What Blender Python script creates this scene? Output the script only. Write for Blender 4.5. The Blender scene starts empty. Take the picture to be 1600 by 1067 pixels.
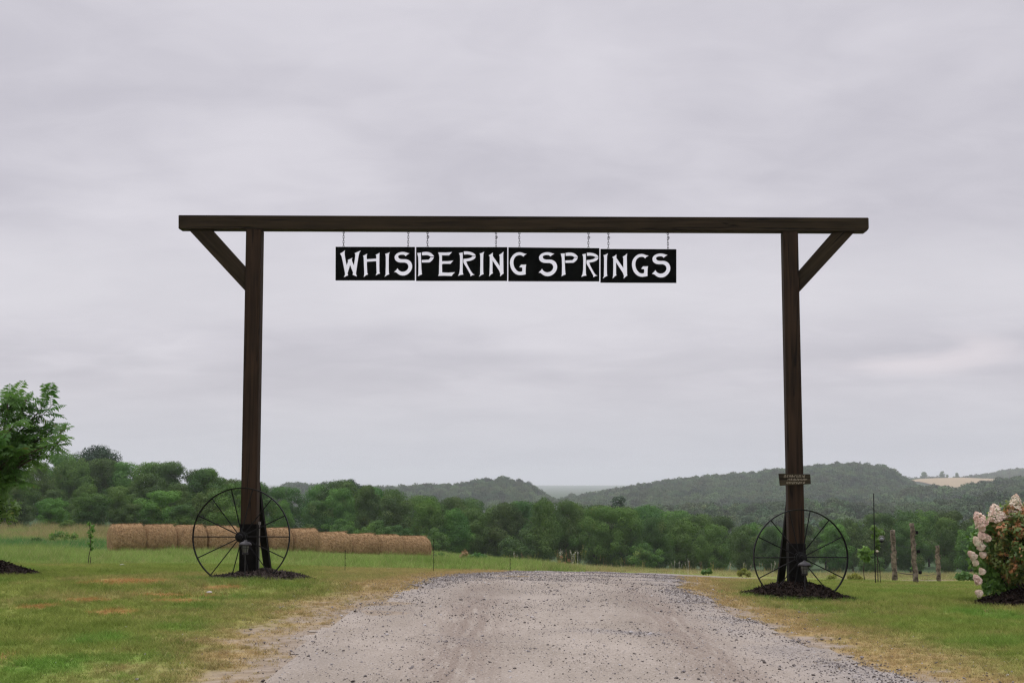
import bpy, bmesh, math, random
import numpy as np
from mathutils import Vector, Matrix
random.seed(7)
R = np.random.RandomState(11)
SC = bpy.context.scene
COL = SC.collection
PI = math.pi

# ------------------------------------------------------------------ camera
EYE = 1.23
F = 2222.0                                  # 50 mm lens, in pixels of a 1600 px wide picture
PITCH = math.atan(211.5 / F)
cam_d = bpy.data.cameras.new('camera')
cam = bpy.data.objects.new('camera', cam_d)
COL.objects.link(cam)
cam.location = (0, 0, EYE)
cam.rotation_euler = (PI / 2 + PITCH, 0, 0)
cam_d.lens = 50
cam_d.sensor_width = 36
cam_d.clip_start = 0.1
cam_d.clip_end = 30000
cam_d.dof.use_dof = True
cam_d.dof.focus_distance = 17.2
cam_d.dof.aperture_fstop = 9.0
SC.camera = cam
SC.view_settings.view_transform = 'Standard'
SC.view_settings.look = 'None'
SC.view_settings.exposure = 0.0
SC.view_settings.gamma = 1.0
SC.cycles.use_denoising = True
SC.cycles.denoiser = 'OPENIMAGEDENOISE'
SC.cycles.denoising_prefilter = 'NONE'
SC.cycles.use_adaptive_sampling = False
SC.cycles.sample_clamp_indirect = 3.0
SC.cycles.filter_width = 1.3
SC.cycles.max_bounces = 6
SC.cycles.diffuse_bounces = 3
SC.cycles.volume_bounces = 1
SC.cycles.transparent_max_bounces = 8


class NT:
    """small helper for node trees"""
    def __init__(s, tree):
        s.t = tree
        s.n = tree.nodes
        s.l = tree.links

    def add(s, typ, ins=None, **props):
        nd = s.n.new(typ)
        for k, v in props.items():
            setattr(nd, k, v)
        for k, v in (ins or {}).items():
            s.set(nd.inputs[k], v)
        return nd

    def set(s, sock, v):
        if isinstance(v, bpy.types.NodeSocket):
            s.l.new(v, sock)
        else:
            sock.default_value = v

    def math(s, op, a, b=0.0, c=None, clamp=False):
        nd = s.n.new('ShaderNodeMath')
        nd.operation = op
        nd.use_clamp = clamp
        s.set(nd.inputs[0], a)
        s.set(nd.inputs[1], b)
        if c is not None:
            s.set(nd.inputs[2], c)
        return nd.outputs[0]

    def mix(s, f, a, b, blend='MIX'):
        nd = s.n.new('ShaderNodeMix')
        nd.data_type = 'RGBA'
        nd.blend_type = blend
        s.set(nd.inputs[0], f)
        s.set(nd.inputs[6], a)
        s.set(nd.inputs[7], b)
        return nd.outputs[2]

    def ramp(s, f, lo, hi, a=0.0, b=1.0):
        nd = s.n.new('ShaderNodeMapRange')
        nd.interpolation_type = 'SMOOTHSTEP'
        s.set(nd.inputs[0], f)
        s.set(nd.inputs[1], lo)
        s.set(nd.inputs[2], hi)
        s.set(nd.inputs[3], a)
        s.set(nd.inputs[4], b)
        return nd.outputs[0]

    def noise(s, vec, scale, detail=3.0, rough=0.55, dist=0.0):
        nd = s.n.new('ShaderNodeTexNoise')
        s.set(nd.inputs['Vector'], vec)
        nd.inputs['Scale'].default_value = scale
        nd.inputs['Detail'].default_value = detail
        nd.inputs['Roughness'].default_value = rough
        nd.inputs['Distortion'].default_value = dist
        return nd.outputs[0]


def c4(r, g, b):
    return (r, g, b, 1.0)


# ------------------------------------------------------------------ sky
SUN_EL, SUN_AZ = math.radians(58), math.radians(-25)
world = bpy.data.worlds.new('World')
SC.world = world
world.use_nodes = True
w = NT(world.node_tree)
w.n.clear()
tc = w.add('ShaderNodeTexCoord').outputs['Generated']
sep = w.add('ShaderNodeSeparateXYZ', {0: tc})
X, Y, Z = sep.outputs
up = w.math('MAXIMUM', Z, 0.0)
den = w.math('ADD', up, 0.17)
cu = w.math('DIVIDE', X, den)
cv = w.math('DIVIDE', Y, den)
cvec = w.add('ShaderNodeCombineXYZ', {0: w.math('MULTIPLY', cu, 0.85), 1: cv, 2: 0.0}).outputs[0]
n1 = w.noise(cvec, 0.75, 3.0, 0.5, 0.3)
n2 = w.noise(cvec, 2.1, 4.0, 0.5, 0.5)
n3 = w.noise(cvec, 6.5, 4.0, 0.55, 0.6)
cl = w.math('ADD', w.math('ADD', w.math('MULTIPLY', n1, 0.50), w.math('MULTIPLY', n2, 0.34)), w.math('MULTIPLY', n3, 0.16))
cl = w.ramp(cl, 0.36, 0.64)
# elevation gradients of the cloud deck (overcast sky: brighter towards the zenith)
deck = w.mix(cl, c4(0.560, 0.540, 0.600), c4(0.725, 0.70, 0.755))
lowband = w.mix(w.ramp(Z, 0.0, 0.085), c4(0.585, 0.605, 0.665), c4(0.640, 0.625, 0.680))
fac_low = w.ramp(Z, 0.02, 0.10, 0.25, 1.0)
base = w.mix(fac_low, lowband, deck)
# paler opening a third of the way up and a thin grey bank beneath it
pale = w.math('MULTIPLY', w.ramp(Z, 0.085, 0.125), w.ramp(Z, 0.135, 0.185, 1.0, 0.0))
base = w.mix(w.math('MULTIPLY', pale, 0.6), base, c4(0.75, 0.73, 0.775))
svec = w.add('ShaderNodeCombineXYZ', {0: w.math('MULTIPLY', X, 3.0), 1: 0.0, 2: w.math('MULTIPLY', Z, 15.0)}).outputs[0]
streak = w.noise(svec, 1.8, 3.0, 0.5, 0.6)
bank = w.math('MULTIPLY', w.ramp(Z, 0.045, 0.07), w.ramp(Z, 0.082, 0.10, 1.0, 0.0))
bank = w.math('MULTIPLY', bank, w.ramp(streak, 0.42, 0.6))
base = w.mix(w.math('MULTIPLY', bank, 0.45), base, c4(0.53, 0.515, 0.57))
# bright gap low on the right
dx = w.math('MULTIPLY', w.math('SUBTRACT', X, 0.275), 14.0)
dz = w.math('MULTIPLY', w.math('SUBTRACT', Z, 0.083), 60.0)
rr = w.math('ADD', w.math('MULTIPLY', dx, dx), w.math('MULTIPLY', dz, dz))
gap = w.math('MULTIPLY', w.ramp(rr, 0.0, 1.2, 1.0, 0.0), w.ramp(n2, 0.35, 0.55))
base = w.mix(w.math('MULTIPLY', gap, 0.7), base, c4(0.80, 0.74, 0.78))
zen = w.ramp(Z, 0.33, 0.9, 1.0, 2.7)
base = w.mix(1.0, base, w.add('ShaderNodeCombineXYZ', {0: zen, 1: zen, 2: zen}).outputs[0], 'MULTIPLY')
bg1 = w.add('ShaderNodeBackground', {'Color': base, 'Strength': 1.0})
nish = w.add('ShaderNodeTexSky', sky_type='NISHITA', sun_disc=False, sun_elevation=SUN_EL, sun_rotation=SUN_AZ)
bg2 = w.add('ShaderNodeBackground', {'Color': nish.outputs[0], 'Strength': 0.08})
mixb = w.add('ShaderNodeMixShader', {0: 0.05, 1: bg1.outputs[0], 2: bg2.outputs[0]})
outw = w.add('ShaderNodeOutputWorld', {'Surface': mixb.outputs[0]})

sun_d = bpy.data.lights.new('sun', 'SUN')
sun_d.energy = 1.3
sun_d.angle = math.radians(35)
sun_d.color = (1.0, 0.965, 0.92)
sun = bpy.data.objects.new('sun', sun_d)
COL.objects.link(sun)
sun.rotation_euler = (PI / 2 - SUN_EL, 0, -SUN_AZ + PI)


# ------------------------------------------------------------------ helpers
def ray(px, py):
    u, v = (px - 800.0) / F, (533.5 - py) / F
    cp, sp = math.cos(PITCH), math.sin(PITCH)
    return Vector((u, cp - v * sp, sp + v * cp))


def P(px, py, Yd):
    d = ray(px, py)
    k = Yd / d.y
    return Vector((d.x * k, Yd, EYE + d.z * k))


def zrow(row, D):
    """height of a point seen on picture row `row` at depth D (numpy friendly)"""
    v = (533.5 - row) / F
    cp, sp = math.cos(PITCH), math.sin(PITCH)
    return EYE + D * (sp + v * cp) / (cp - v * sp)


def tag(o, label=None, cat=None, group=None, kind=None):
    if label:
        o['label'] = label
    if cat:
        o['category'] = cat
    if group:
        o['group'] = group
    if kind:
        o['kind'] = kind
    return o


def empty(name, loc, label=None, cat=None, group=None):
    o = bpy.data.objects.new(name, None)
    o.empty_display_size = 0.2
    o.location = loc
    COL.objects.link(o)
    return tag(o, label, cat, group)


def link(name, me, mat=None, parent=None, loc=None, smooth=False):
    o = bpy.data.objects.new(name, me)
    if mat:
        me.materials.clear()
        me.materials.append(mat)
    if smooth:
        me.polygons.foreach_set('use_smooth', np.ones(len(me.polygons), bool))
    COL.objects.link(o)
    if parent:
        o.parent = parent
    if loc is not None:
        o.location = loc
    return o


def from_bm(name, bm, mat, parent=None, loc=None, smooth=False):
    me = bpy.data.meshes.new(name)
    bmesh.ops.recalc_face_normals(bm, faces=bm.faces)
    bm.to_mesh(me)
    bm.free()
    return link(name, me, mat, parent, loc, smooth)


def mesh_np(name, V, Fc):
    """V (n,3), Fc (m,k) with constant k"""
    me = bpy.data.meshes.new(name)
    V = np.asarray(V, np.float32).reshape(-1, 3)
    Fc = np.asarray(Fc, np.int32)
    k = Fc.shape[1]
    me.vertices.add(len(V))
    me.vertices.foreach_set('co', V.ravel())
    me.loops.add(Fc.size)
    me.loops.foreach_set('vertex_index', Fc.ravel())
    me.polygons.add(len(Fc))
    me.polygons.foreach_set('loop_start', np.arange(0, Fc.size, k, dtype=np.int32))
    try:
        me.polygons.foreach_set('loop_total', np.full(len(Fc), k, np.int32))
    except Exception:
        pass
    me.update(calc_edges=True)
    me.validate()
    return me


def quads_mesh(name, Q):
    Q = np.asarray(Q, np.float32).reshape(-1, 4, 3)
    return mesh_np(name, Q.reshape(-1, 3), np.arange(len(Q) * 4).reshape(-1, 4))


def attr(me, name, vals, typ='FLOAT'):
    a = me.attributes.new(name, typ, 'POINT')
    a.data.foreach_set('vector' if typ == 'FLOAT_VECTOR' else 'value', np.asarray(vals).astype(np.int32 if typ == 'INT' else np.float32).ravel())


def unit(v):
    return v / (np.linalg.norm(v, axis=-1, keepdims=True) + 1e-9)


def leaf_quads(C, N, size, aspect=0.55, rs=R, droop=0.0):
    """diamond shaped leaves at C (n,3) with normals N, random in-plane direction"""
    n = len(C)
    rnd = rs.normal(size=(n, 3))
    rnd[:, 2] -= droop
    T = unit(rnd - (rnd * N).sum(1, keepdims=True) * N)
    B = np.cross(N, T)
    s = np.asarray(size).reshape(-1, 1)
    a = C - T * s * 0.5
    b = C + B * s * 0.5 * aspect + T * s * 0.05
    c = C + T * s * 0.5 - N * s * 0.12
    d = C - B * s * 0.5 * aspect + T * s * 0.05
    return np.stack([a, b, c, d], 1)


# numpy value noise
_H = np.random.RandomState(3).rand(256, 256)


def vn(x, y, f):
    x = np.asarray(x, float) * f + 57.3
    y = np.asarray(y, float) * f + 91.7
    xi, yi = np.floor(x).astype(int), np.floor(y).astype(int)
    fx, fy = x - xi, y - yi
    fx, fy = fx * fx * (3 - 2 * fx), fy * fy * (3 - 2 * fy)
    a = _H[xi & 255, yi & 255]
    b = _H[(xi + 1) & 255, yi & 255]
    c = _H[xi & 255, (yi + 1) & 255]
    d = _H[(xi + 1) & 255, (yi + 1) & 255]
    return (a * (1 - fx) + b * fx) * (1 - fy) + (c * (1 - fx) + d * fx) * fy


def fbm(x, y, f, o=3):
    s, a, t = 0, 1.0, 0
    for k in range(o):
        s = s + a * vn(np.asarray(x) + 13.1 * k, np.asarray(y) - 7.7 * k, f * 2 ** k)
        t += a
        a *= 0.55
    return s / t


def sstep(x, a, b):
    t = np.clip((np.asarray(x, float) - a) / (b - a), 0, 1)
    return t * t * (3 - 2 * t)


def bx(bm, x0, x1, y0, y1, z0, z1, m=None):
    vs = [bm.verts.new((x, y, z)) for x in (x0, x1) for y in (y0, y1) for z in (z0, z1)]
    if m is not None:
        for v in vs:
            v.co = m @ v.co
    idx = [(0, 1, 3, 2), (4, 6, 7, 5), (0, 4, 5, 1), (2, 3, 7, 6), (0, 2, 6, 4), (1, 5, 7, 3)]
    return [bm.faces.new([vs[i] for i in f]) for f in idx]


def bevel(bm, w, seg=1):
    bmesh.ops.bevel(bm, geom=[e for e in bm.edges], offset=w, segments=seg, affect='EDGES', clamp_overlap=True)


def tube(bm, pts, rad, seg=8, cap=True, closed=False):
    pts = [Vector(p) for p in pts]
    rads = rad if isinstance(rad, (list, tuple)) else [rad] * len(pts)
    rings = []
    prev = None
    n = len(pts)
    for i, p in enumerate(pts):
        if closed:
            d = (pts[(i + 1) % n] - pts[i - 1]).normalized()
        else:
            d = (pts[min(i + 1, n - 1)] - pts[max(i - 1, 0)]).normalized()
        if prev is None:
            a = d.orthogonal().normalized()
        else:
            a = prev - d * prev.dot(d)
            a = a.normalized() if a.length > 1e-6 else d.orthogonal().normalized()
        prev = a
        b = d.cross(a)
        rings.append([bm.verts.new(p + (a * math.cos(2 * PI * k / seg) + b * math.sin(2 * PI * k / seg)) * rads[i]) for k in range(seg)])
    m = n if closed else n - 1
    for i in range(m):
        A, B = rings[i], rings[(i + 1) % n]
        for k in range(seg):
            bm.faces.new([A[k], A[(k + 1) % seg], B[(k + 1) % seg], B[k]])
    if cap and not closed:
        bm.faces.new(rings[0][::-1])
        bm.faces.new(rings[-1])


def lathe(bm, prof, seg=24, m=None):
    rings = []
    for r, z in prof:
        rings.append([bm.verts.new((r * math.cos(2 * PI * k / seg), r * math.sin(2 * PI * k / seg), z)) for k in range(seg)])
    for A, B in zip(rings, rings[1:]):
        for k in range(seg):
            bm.faces.new([A[k], A[(k + 1) % seg], B[(k + 1) % seg], B[k]])
    bm.faces.new(rings[0][::-1])
    bm.faces.new(rings[-1])
    if m is not None:
        for ring in rings:
            for v in ring:
                v.co = m @ v.co


def mat_new(name, rough=0.8, spec=0.3):
    m = bpy.data.materials.new(name)
    m.use_nodes = True
    t = NT(m.node_tree)
    b = t.n['Principled BSDF']
    b.inputs['Roughness'].default_value = rough
    b.inputs['Specular IOR Level'].default_value = spec
    return m, t, b


# ------------------------------------------------------------------ materials
def wood_mat(name, axis, c0, c1, rot=0.0):
    m, t, b = mat_new(name, 0.85, 0.15)
    v = t.add('ShaderNodeTexCoord').outputs['Object']
    mp = t.add('ShaderNodeMapping', {'Vector': v, 'Rotation': (0, rot, 0)})
    s = [26, 26, 26]
    s[axis] = 1.1
    mp2 = t.add('ShaderNodeMapping', {'Vector': mp.outputs[0], 'Scale': s})
    g = t.noise(mp2.outputs[0], 1.0, 5, 0.6, 0.6)
    s2 = [9, 9, 9]
    s2[axis] = 0.22
    mp3 = t.add('ShaderNodeMapping', {'Vector': mp.outputs[0], 'Scale': s2, 'Location': (3, 1, 2)})
    k = t.noise(mp3.outputs[0], 1.0, 3, 0.5, 0.4)
    big = t.noise(v, 0.9, 3, 0.6)
    col = t.mix(t.ramp(g, 0.3, 0.7), c0, c1)
    col = t.mix(t.ramp(big, 0.35, 0.7), col, t.mix(0.5, col, c4(c1[0] * 1.3, c1[1] * 1.25, c1[2] * 1.1)))
    crack = t.math('SUBTRACT', 1.0, t.ramp(t.math('ABSOLUTE', t.math('SUBTRACT', k, 0.5)), 0.0, 0.018))
    crack = t.math('MULTIPLY', crack, t.ramp(big, 0.42, 0.49))
    col = t.mix(t.math('MULTIPLY', crack, 0.85), col, c4(0.004, 0.003, 0.002))
    t.set(b.inputs['Base Color'], col)
    bp = t.add('ShaderNodeBump', {'Strength': 0.6, 'Distance': 0.004, 'Height': t.math('SUBTRACT', g, t.math('MULTIPLY', crack, 2.0))})
    t.set(b.inputs['Normal'], bp.outputs[0])
    return m


DK0, DK1 = c4(0.0125, 0.009, 0.0052), c4(0.034, 0.024, 0.014)
M_WOOD_X = wood_mat('stained_timber_x', 0, DK0, DK1)
M_WOOD_Z = wood_mat('stained_timber_z', 2, c4(0.011, 0.007, 0.0045), c4(0.036, 0.0215, 0.0130))
M_WOOD_BR = wood_mat('stained_timber_brace_right', 0, DK0, DK1, PI / 4)
M_WOOD_BL = wood_mat('stained_timber_brace_left', 0, DK0, DK1, -PI / 4)
M_PLANK = wood_mat('weathered_plank', 0, c4(0.016, 0.013, 0.008), c4(0.055, 0.045, 0.028))
M_BARK = wood_mat('bark', 2, c4(0.03, 0.022, 0.016), c4(0.09, 0.07, 0.055))


def plain(name, col, rough=0.6, metal=0.0, spec=0.3, vary=0.25, scale=14.0, bump=0.0):
    m, t, b = mat_new(name, rough, spec)
    v = t.add('ShaderNodeTexCoord').outputs['Object']
    g = t.noise(v, scale, 4, 0.6)
    t.set(b.inputs['Base Color'], t.mix(t.ramp(g, 0.3, 0.7), c4(*[x * (1 - vary) for x in col]), c4(*[min(1, x * (1 + vary)) for x in col])))
    b.inputs['Metallic'].default_value = metal
    if bump:
        bp = t.add('ShaderNodeBump', {'Strength': 0.5, 'Distance': bump, 'Height': g})
        t.set(b.inputs['Normal'], bp.outputs[0])
    return m


M_STEEL = plain('blackened_steel', (0.0035, 0.004, 0.0038), 0.8, 0.0, 0.03, 0.4, 6)
M_LOG = plain('peeled_log', (0.150, 0.124, 0.092), 0.9, 0, 0.1, 0.75, 11, 0.01)
M_IRON = plain('black_iron', (0.006, 0.006, 0.006), 0.6, 0.0, 0.12, 0.5, 20, 0.001)
M_CHAIN = plain('dull_chain', (0.014, 0.013, 0.015), 0.6, 0.2, 0.3, 0.4, 40)
M_SLEEVE = plain('black_wrap', (0.005, 0.0045, 0.004), 0.8, 0.0, 0.06, 0.5, 5, 0.003)
M_GREY = plain('grey_conduit', (0.17, 0.155, 0.145), 0.5, 0.0, 0.4, 0.2, 9)
M_PALE = plain('pale_paint', (0.50, 0.43, 0.32), 0.8, 0.0, 0.2, 0.35, 60)
M_DARKCAP = plain('lantern_metal', (0.022, 0.020, 0.022), 0.5, 0.3, 0.5, 0.3, 30)
M_CREAM = plain('cream_plastic', (0.5, 0.45, 0.35), 0.5, 0.0, 0.4, 0.1, 20)


def leaf_mat(name, c0, c1, c2=None, c2f=(0.6, 0.75), scale=0.5, trans=0.25, obj_random=0.35, rough=0.6):
    """foliage: broad noise in world space between two greens, optional third colour, per-object variation, per-leaf flicker"""
    m = bpy.data.materials.new(name)
    m.use_nodes = True
    t = NT(m.node_tree)
    t.n.clear()
    g = t.add('ShaderNodeNewGeometry')
    v = g.outputs['Position']
    a = t.noise(v, scale, 3, 0.6)
    col = t.mix(t.ramp(a, 0.3, 0.7), c0, c1)
    fl = t.add('ShaderNodeTexWhiteNoise', {0: t.math('MULTIPLY', g.outputs['Random Per Island'], 91.7)}, noise_dimensions='1D')
    if c2:
        z = t.noise(v, scale * 2.3, 2, 0.5)
        f = t.ramp(t.math('ADD', z, t.math('MULTIPLY', t.math('SUBTRACT', g.outputs['Random Per Island'], 0.5), 0.18)), c2f[0], c2f[1])
        col = t.mix(f, col, c2)
    br = t.math('ADD', 0.72, t.math('MULTIPLY', fl.outputs[0], 0.56))
    oi = t.add('ShaderNodeObjectInfo').outputs['Random']
    br = t.math('MULTIPLY', br, t.math('ADD', 1 - obj_random / 2, t.math('MULTIPLY', oi, obj_random)))
    col = t.mix(1.0, col, t.add('ShaderNodeCombineXYZ', {0: br, 1: br, 2: br}).outputs[0], 'MULTIPLY')
    hue = t.add('ShaderNodeHueSaturation', {'Hue': t.math('ADD', 0.478, t.math('MULTIPLY', oi, 0.036)), 'Saturation': 1.0, 'Color': col})
    d = t.add('ShaderNodeBsdfDiffuse', {'Color': hue.outputs[0]})
    tr = t.add('ShaderNodeBsdfTranslucent', {'Color': hue.outputs[0]})
    gl = t.add('ShaderNodeBsdfGlossy', {'Color': c4(0.8, 0.85, 0.9), 'Roughness': rough})
    s1 = t.add('ShaderNodeMixShader', {0: trans, 1: d.outputs[0], 2: tr.outputs[0]})
    s2 = t.add('ShaderNodeMixShader', {0: 0.03, 1: s1.outputs[0], 2: gl.outputs[0]})
    t.add('ShaderNodeOutputMaterial', {'Surface': s2.outputs[0]})
    return m


M_TREE = leaf_mat('tree_leaves', c4(0.034, 0.094, 0.009), c4(0.092, 0.188, 0.018), c4(0.17, 0.21, 0.035), (0.64, 0.85), 0.16, 0.18, 0.75)
M_PINE = leaf_mat('pine_needles', c4(0.016, 0.045, 0.018), c4(0.034, 0.075, 0.026), None, scale=0.4, trans=0.1, obj_random=0.3)
M_FAR = leaf_mat('hill_forest_leaves', c4(0.026, 0.060, 0.020), c4(0.080, 0.130, 0.036), c4(0.13, 0.15, 0.05), (0.60, 0.85), 0.018, 0.15, 0.9)
M_SUMAC = leaf_mat('compound_leaves', c4(0.070, 0.165, 0.030), c4(0.155, 0.265, 0.062), c4(0.24, 0.16, 0.05), (0.66, 0.82), 1.3, 0.4, 0.0, 0.4)
M_BURN = leaf_mat('reddening_leaves', c4(0.095, 0.175, 0.035), c4(0.190, 0.240, 0.060), c4(0.52, 0.24, 0.10), (0.48, 0.70), 2.6, 0.4, 0.0, 0.45)
M_HYD = leaf_mat('hydrangea_leaves', c4(0.080, 0.190, 0.030), c4(0.150, 0.28, 0.055), None, scale=2.0, trans=0.3, obj_random=0.0, rough=0.45)
M_BLOOM = leaf_mat('pink_white_petals', c4(0.80, 0.72, 0.58), c4(0.78, 0.58, 0.48), c4(0.66, 0.42, 0.35), (0.62, 0.85), 9.0, 0.3, 0.0)
M_VINE = leaf_mat('vine_leaves', c4(0.08, 0.19, 0.03), c4(0.15, 0.30, 0.05), None, scale=2.0, trans=0.4, obj_random=0.1)
M_WEED = leaf_mat('weed_leaves', c4(0.06, 0.14, 0.03), c4(0.12, 0.21, 0.045), None, scale=2.0, trans=0.3, obj_random=0.3)
M_GOLD = leaf_mat('yellow_weed', c4(0.20, 0.24, 0.05), c4(0.33, 0.32, 0.07), None, scale=2.0, trans=0.3, obj_random=0.2)
M_RUST = leaf_mat('rusty_weed', c4(0.22, 0.14, 0.06), c4(0.34, 0.23, 0.11), None, scale=2.0, trans=0.3, obj_random=0.2)
M_WHITEFL = leaf_mat('whitish_heads', c4(0.5, 0.5, 0.38), c4(0.6, 0.6, 0.5), None, scale=3.0, trans=0.3, obj_random=0.1)


def ground_colour(t, lush, dry, orange, dirt, v, fine=True):
    """lawn colour from the four cover values, shared by soil sheet and blades"""
    n = t.noise(v, 1.6, 4, 0.6)
    gcol = t.mix(t.ramp(n, 0.3, 0.7), c4(0.165, 0.222, 0.046), c4(0.262, 0.300, 0.080))
    gcol = t.mix(lush, gcol, c4(0.145, 0.255, 0.048))
    gcol = t.mix(dry, gcol, c4(0.385, 0.285, 0.140))
    gcol = t.mix(t.math('MULTIPLY', orange, 0.7), gcol, c4(0.40, 0.205, 0.085))
    return gcol


def blade_mat(name, mode, bright=1.0):
    m = bpy.data.materials.new(name)
    m.use_nodes = True
    t = NT(m.node_tree)
    t.n.clear()
    def A(nm):
        return t.add('ShaderNodeAttribute', attribute_name=nm, attribute_type='INSTANCER').outputs['Fac']
    g = t.add('ShaderNodeNewGeometry')
    v = g.outputs['Position']
    if mode == 'lawn':
        col = ground_colour(t, A('lush'), A('dry'), A('orange'), 0.0, v)
    else:
        n = t.noise(v, 0.35, 4, 0.6)
        col = t.mix(t.ramp(n, 0.3, 0.7), c4(0.165, 0.265, 0.060), c4(0.25, 0.34, 0.095))
        col = t.mix(A('lush'), col, c4(0.075, 0.20, 0.055))
        col = t.mix(A('dry'), col, c4(0.33, 0.265, 0.13))
    rnd = A('rnd')
    br = t.math('MULTIPLY', bright, t.math('ADD', 0.55, t.math('ADD', t.math('MULTIPLY', g.outputs['Random Per Island'], 0.4), t.math('MULTIPLY', rnd, 0.55))))
    col = t.mix(1.0, col, t.add('ShaderNodeCombineXYZ', {0: br, 1: br, 2: br}).outputs[0], 'MULTIPLY')
    straw = t.ramp(t.math('FRACT', t.math('MULTIPLY', g.outputs['Random Per Island'], 37.3)), 0.84, 0.92)
    col = t.mix(t.math('MULTIPLY', straw, 0.75), col, c4(0.50, 0.44, 0.25))
    d = t.add('ShaderNodeBsdfDiffuse', {'Color': col})
    tr = t.add('ShaderNodeBsdfTranslucent', {'Color': col})
    s1 = t.add('ShaderNodeMixShader', {0: 0.3, 1: d.outputs[0], 2: tr.outputs[0]})
    t.add('ShaderNodeOutputMaterial', {'Surface': s1.outputs[0]})
    return m


M_BLADE = blade_mat('lawn_blades', 'lawn')
M_FIELD = blade_mat('field_grass_blades', 'field')


def soil_mat():
    m, t, b = mat_new('lawn_soil', 0.95, 0.05)
    def A(nm):
        return t.add('ShaderNodeAttribute', attribute_name=nm).outputs['Fac']
    v = t.add('ShaderNodeNewGeometry').outputs['Position']
    col = ground_colour(t, A('lush'), A('dry'), A('orange'), 0.0, v)
    f = t.noise(v, 22, 4, 0.65)
    col = t.mix(1.0, col, t.mix(t.ramp(f, 0.25, 0.75), c4(0.55, 0.52, 0.5), c4(1.0, 0.98, 0.92)), 'MULTIPLY')
    n = t.noise(v, 0.35, 4, 0.6)
    fcol = t.mix(t.ramp(n, 0.3, 0.7), c4(0.11, 0.17, 0.04), c4(0.17, 0.23, 0.065))
    col = t.mix(A('field'), col, fcol)
    sy_ = t.add('ShaderNodeSeparateXYZ', {0: v}).outputs[1]
    col = t.mix(t.ramp(sy_, 92, 122), col, t.mix(t.noise(v, 0.01, 4, 0.6), c4(0.03, 0.06, 0.025), c4(0.06, 0.09, 0.04)))
    bare = t.mix(t.ramp(t.noise(v, 9, 5, 0.7), 0.3, 0.7), c4(0.20, 0.160, 0.115), c4(0.31, 0.26, 0.21))
    col = t.mix(A('bare'), col, bare)
    t.set(b.inputs['Base Color'], col)
    bp = t.add('ShaderNodeBump', {'Strength': 0.6, 'Distance': 0.02, 'Height': f})
    t.set(b.inputs['Normal'], bp.outputs[0])
    return m


def road_mat():
    m, t, b = mat_new('packed_gravel', 0.92, 0.15)
    v = t.add('ShaderNodeNewGeometry').outputs['Position']
    lo = t.add('ShaderNodeAttribute', attribute_name='loose').outputs['Fac']
    tr_ = t.add('ShaderNodeAttribute', attribute_name='track').outputs['Fac']
    mp = t.add('ShaderNodeMapping', {'Vector': v, 'Scale': (1.5, 0.6, 1)})
    a = t.noise(mp.outputs[0], 0.9, 5, 0.6)
    col = t.mix(t.ramp(a, 0.3, 0.7), c4(0.232, 0.198, 0.158), c4(0.325, 0.283, 0.236))
    mp2 = t.add('ShaderNodeMapping', {'Vector': v, 'Scale': (14, 1.1, 1)})
    st = t.noise(mp2.outputs[0], 1.0, 4, 0.6)
    col = t.mix(t.math('MULTIPLY', tr_, t.ramp(st, 0.30, 0.58)), col, c4(0.195, 0.155, 0.122))
    grit = t.noise(v, 60, 4, 0.75)
    col = t.mix(t.math('MULTIPLY', t.ramp(grit, 0.54, 0.64), 0.8), col, c4(0.16, 0.14, 0.13))
    col = t.mix(t.math('MULTIPLY', t.ramp(grit, 0.46, 0.36), 0.5), col, c4(0.52, 0.48, 0.46))
    vo = t.add('ShaderNodeTexVoronoi', {'Vector': v, 'Scale': 48.0}, feature='F1')
    sv = t.add('ShaderNodeSeparateColor', {0: vo.outputs['Color']}).outputs[0]
    stone = t.mix(sv, c4(0.16, 0.145, 0.138), c4(0.42, 0.39, 0.375))
    edge = t.ramp(vo.outputs['Distance'], 0.35, 0.62)
    stone = t.mix(t.math('MULTIPLY', edge, 0.6), stone, c4(0.10, 0.09, 0.08))
    col = t.mix(t.math('MULTIPLY', lo, 0.75), col, stone)
    t.set(b.inputs['Base Color'], col)
    h = t.math('ADD', t.math('MULTIPLY', grit, 0.4), t.math('MULTIPLY', t.math('SUBTRACT', 1.0, vo.outputs['Distance']), t.math('ADD', 0.15, lo)))
    bp = t.add('ShaderNodeBump', {'Strength': 0.7, 'Distance': 0.012, 'Height': h})
    t.set(b.inputs['Normal'], bp.outputs[0])
    return m


M_SOIL = soil_mat()
M_ROAD = road_mat()
M_STONE = plain('gravel_stone', (0.22, 0.20, 0.195), 0.85, 0, 0.25, 0.5, 30, 0.002)
M_STONE2 = plain('dark_gravel_stone', (0.085, 0.072, 0.064), 0.8, 0, 0.3, 0.5, 30, 0.002)
M_STONE3 = plain('pale_stone', (0.42, 0.40, 0.39), 0.85, 0, 0.25, 0.2, 30, 0.002)
M_MULCH = plain('bark_mulch', (0.026, 0.018, 0.014), 0.95, 0, 0.1, 0.6, 25, 0.01)
M_MULCH_L = plain('grey_bark_mulch', (0.070, 0.055, 0.047), 0.95, 0, 0.1, 0.6, 25, 0.01)


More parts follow.
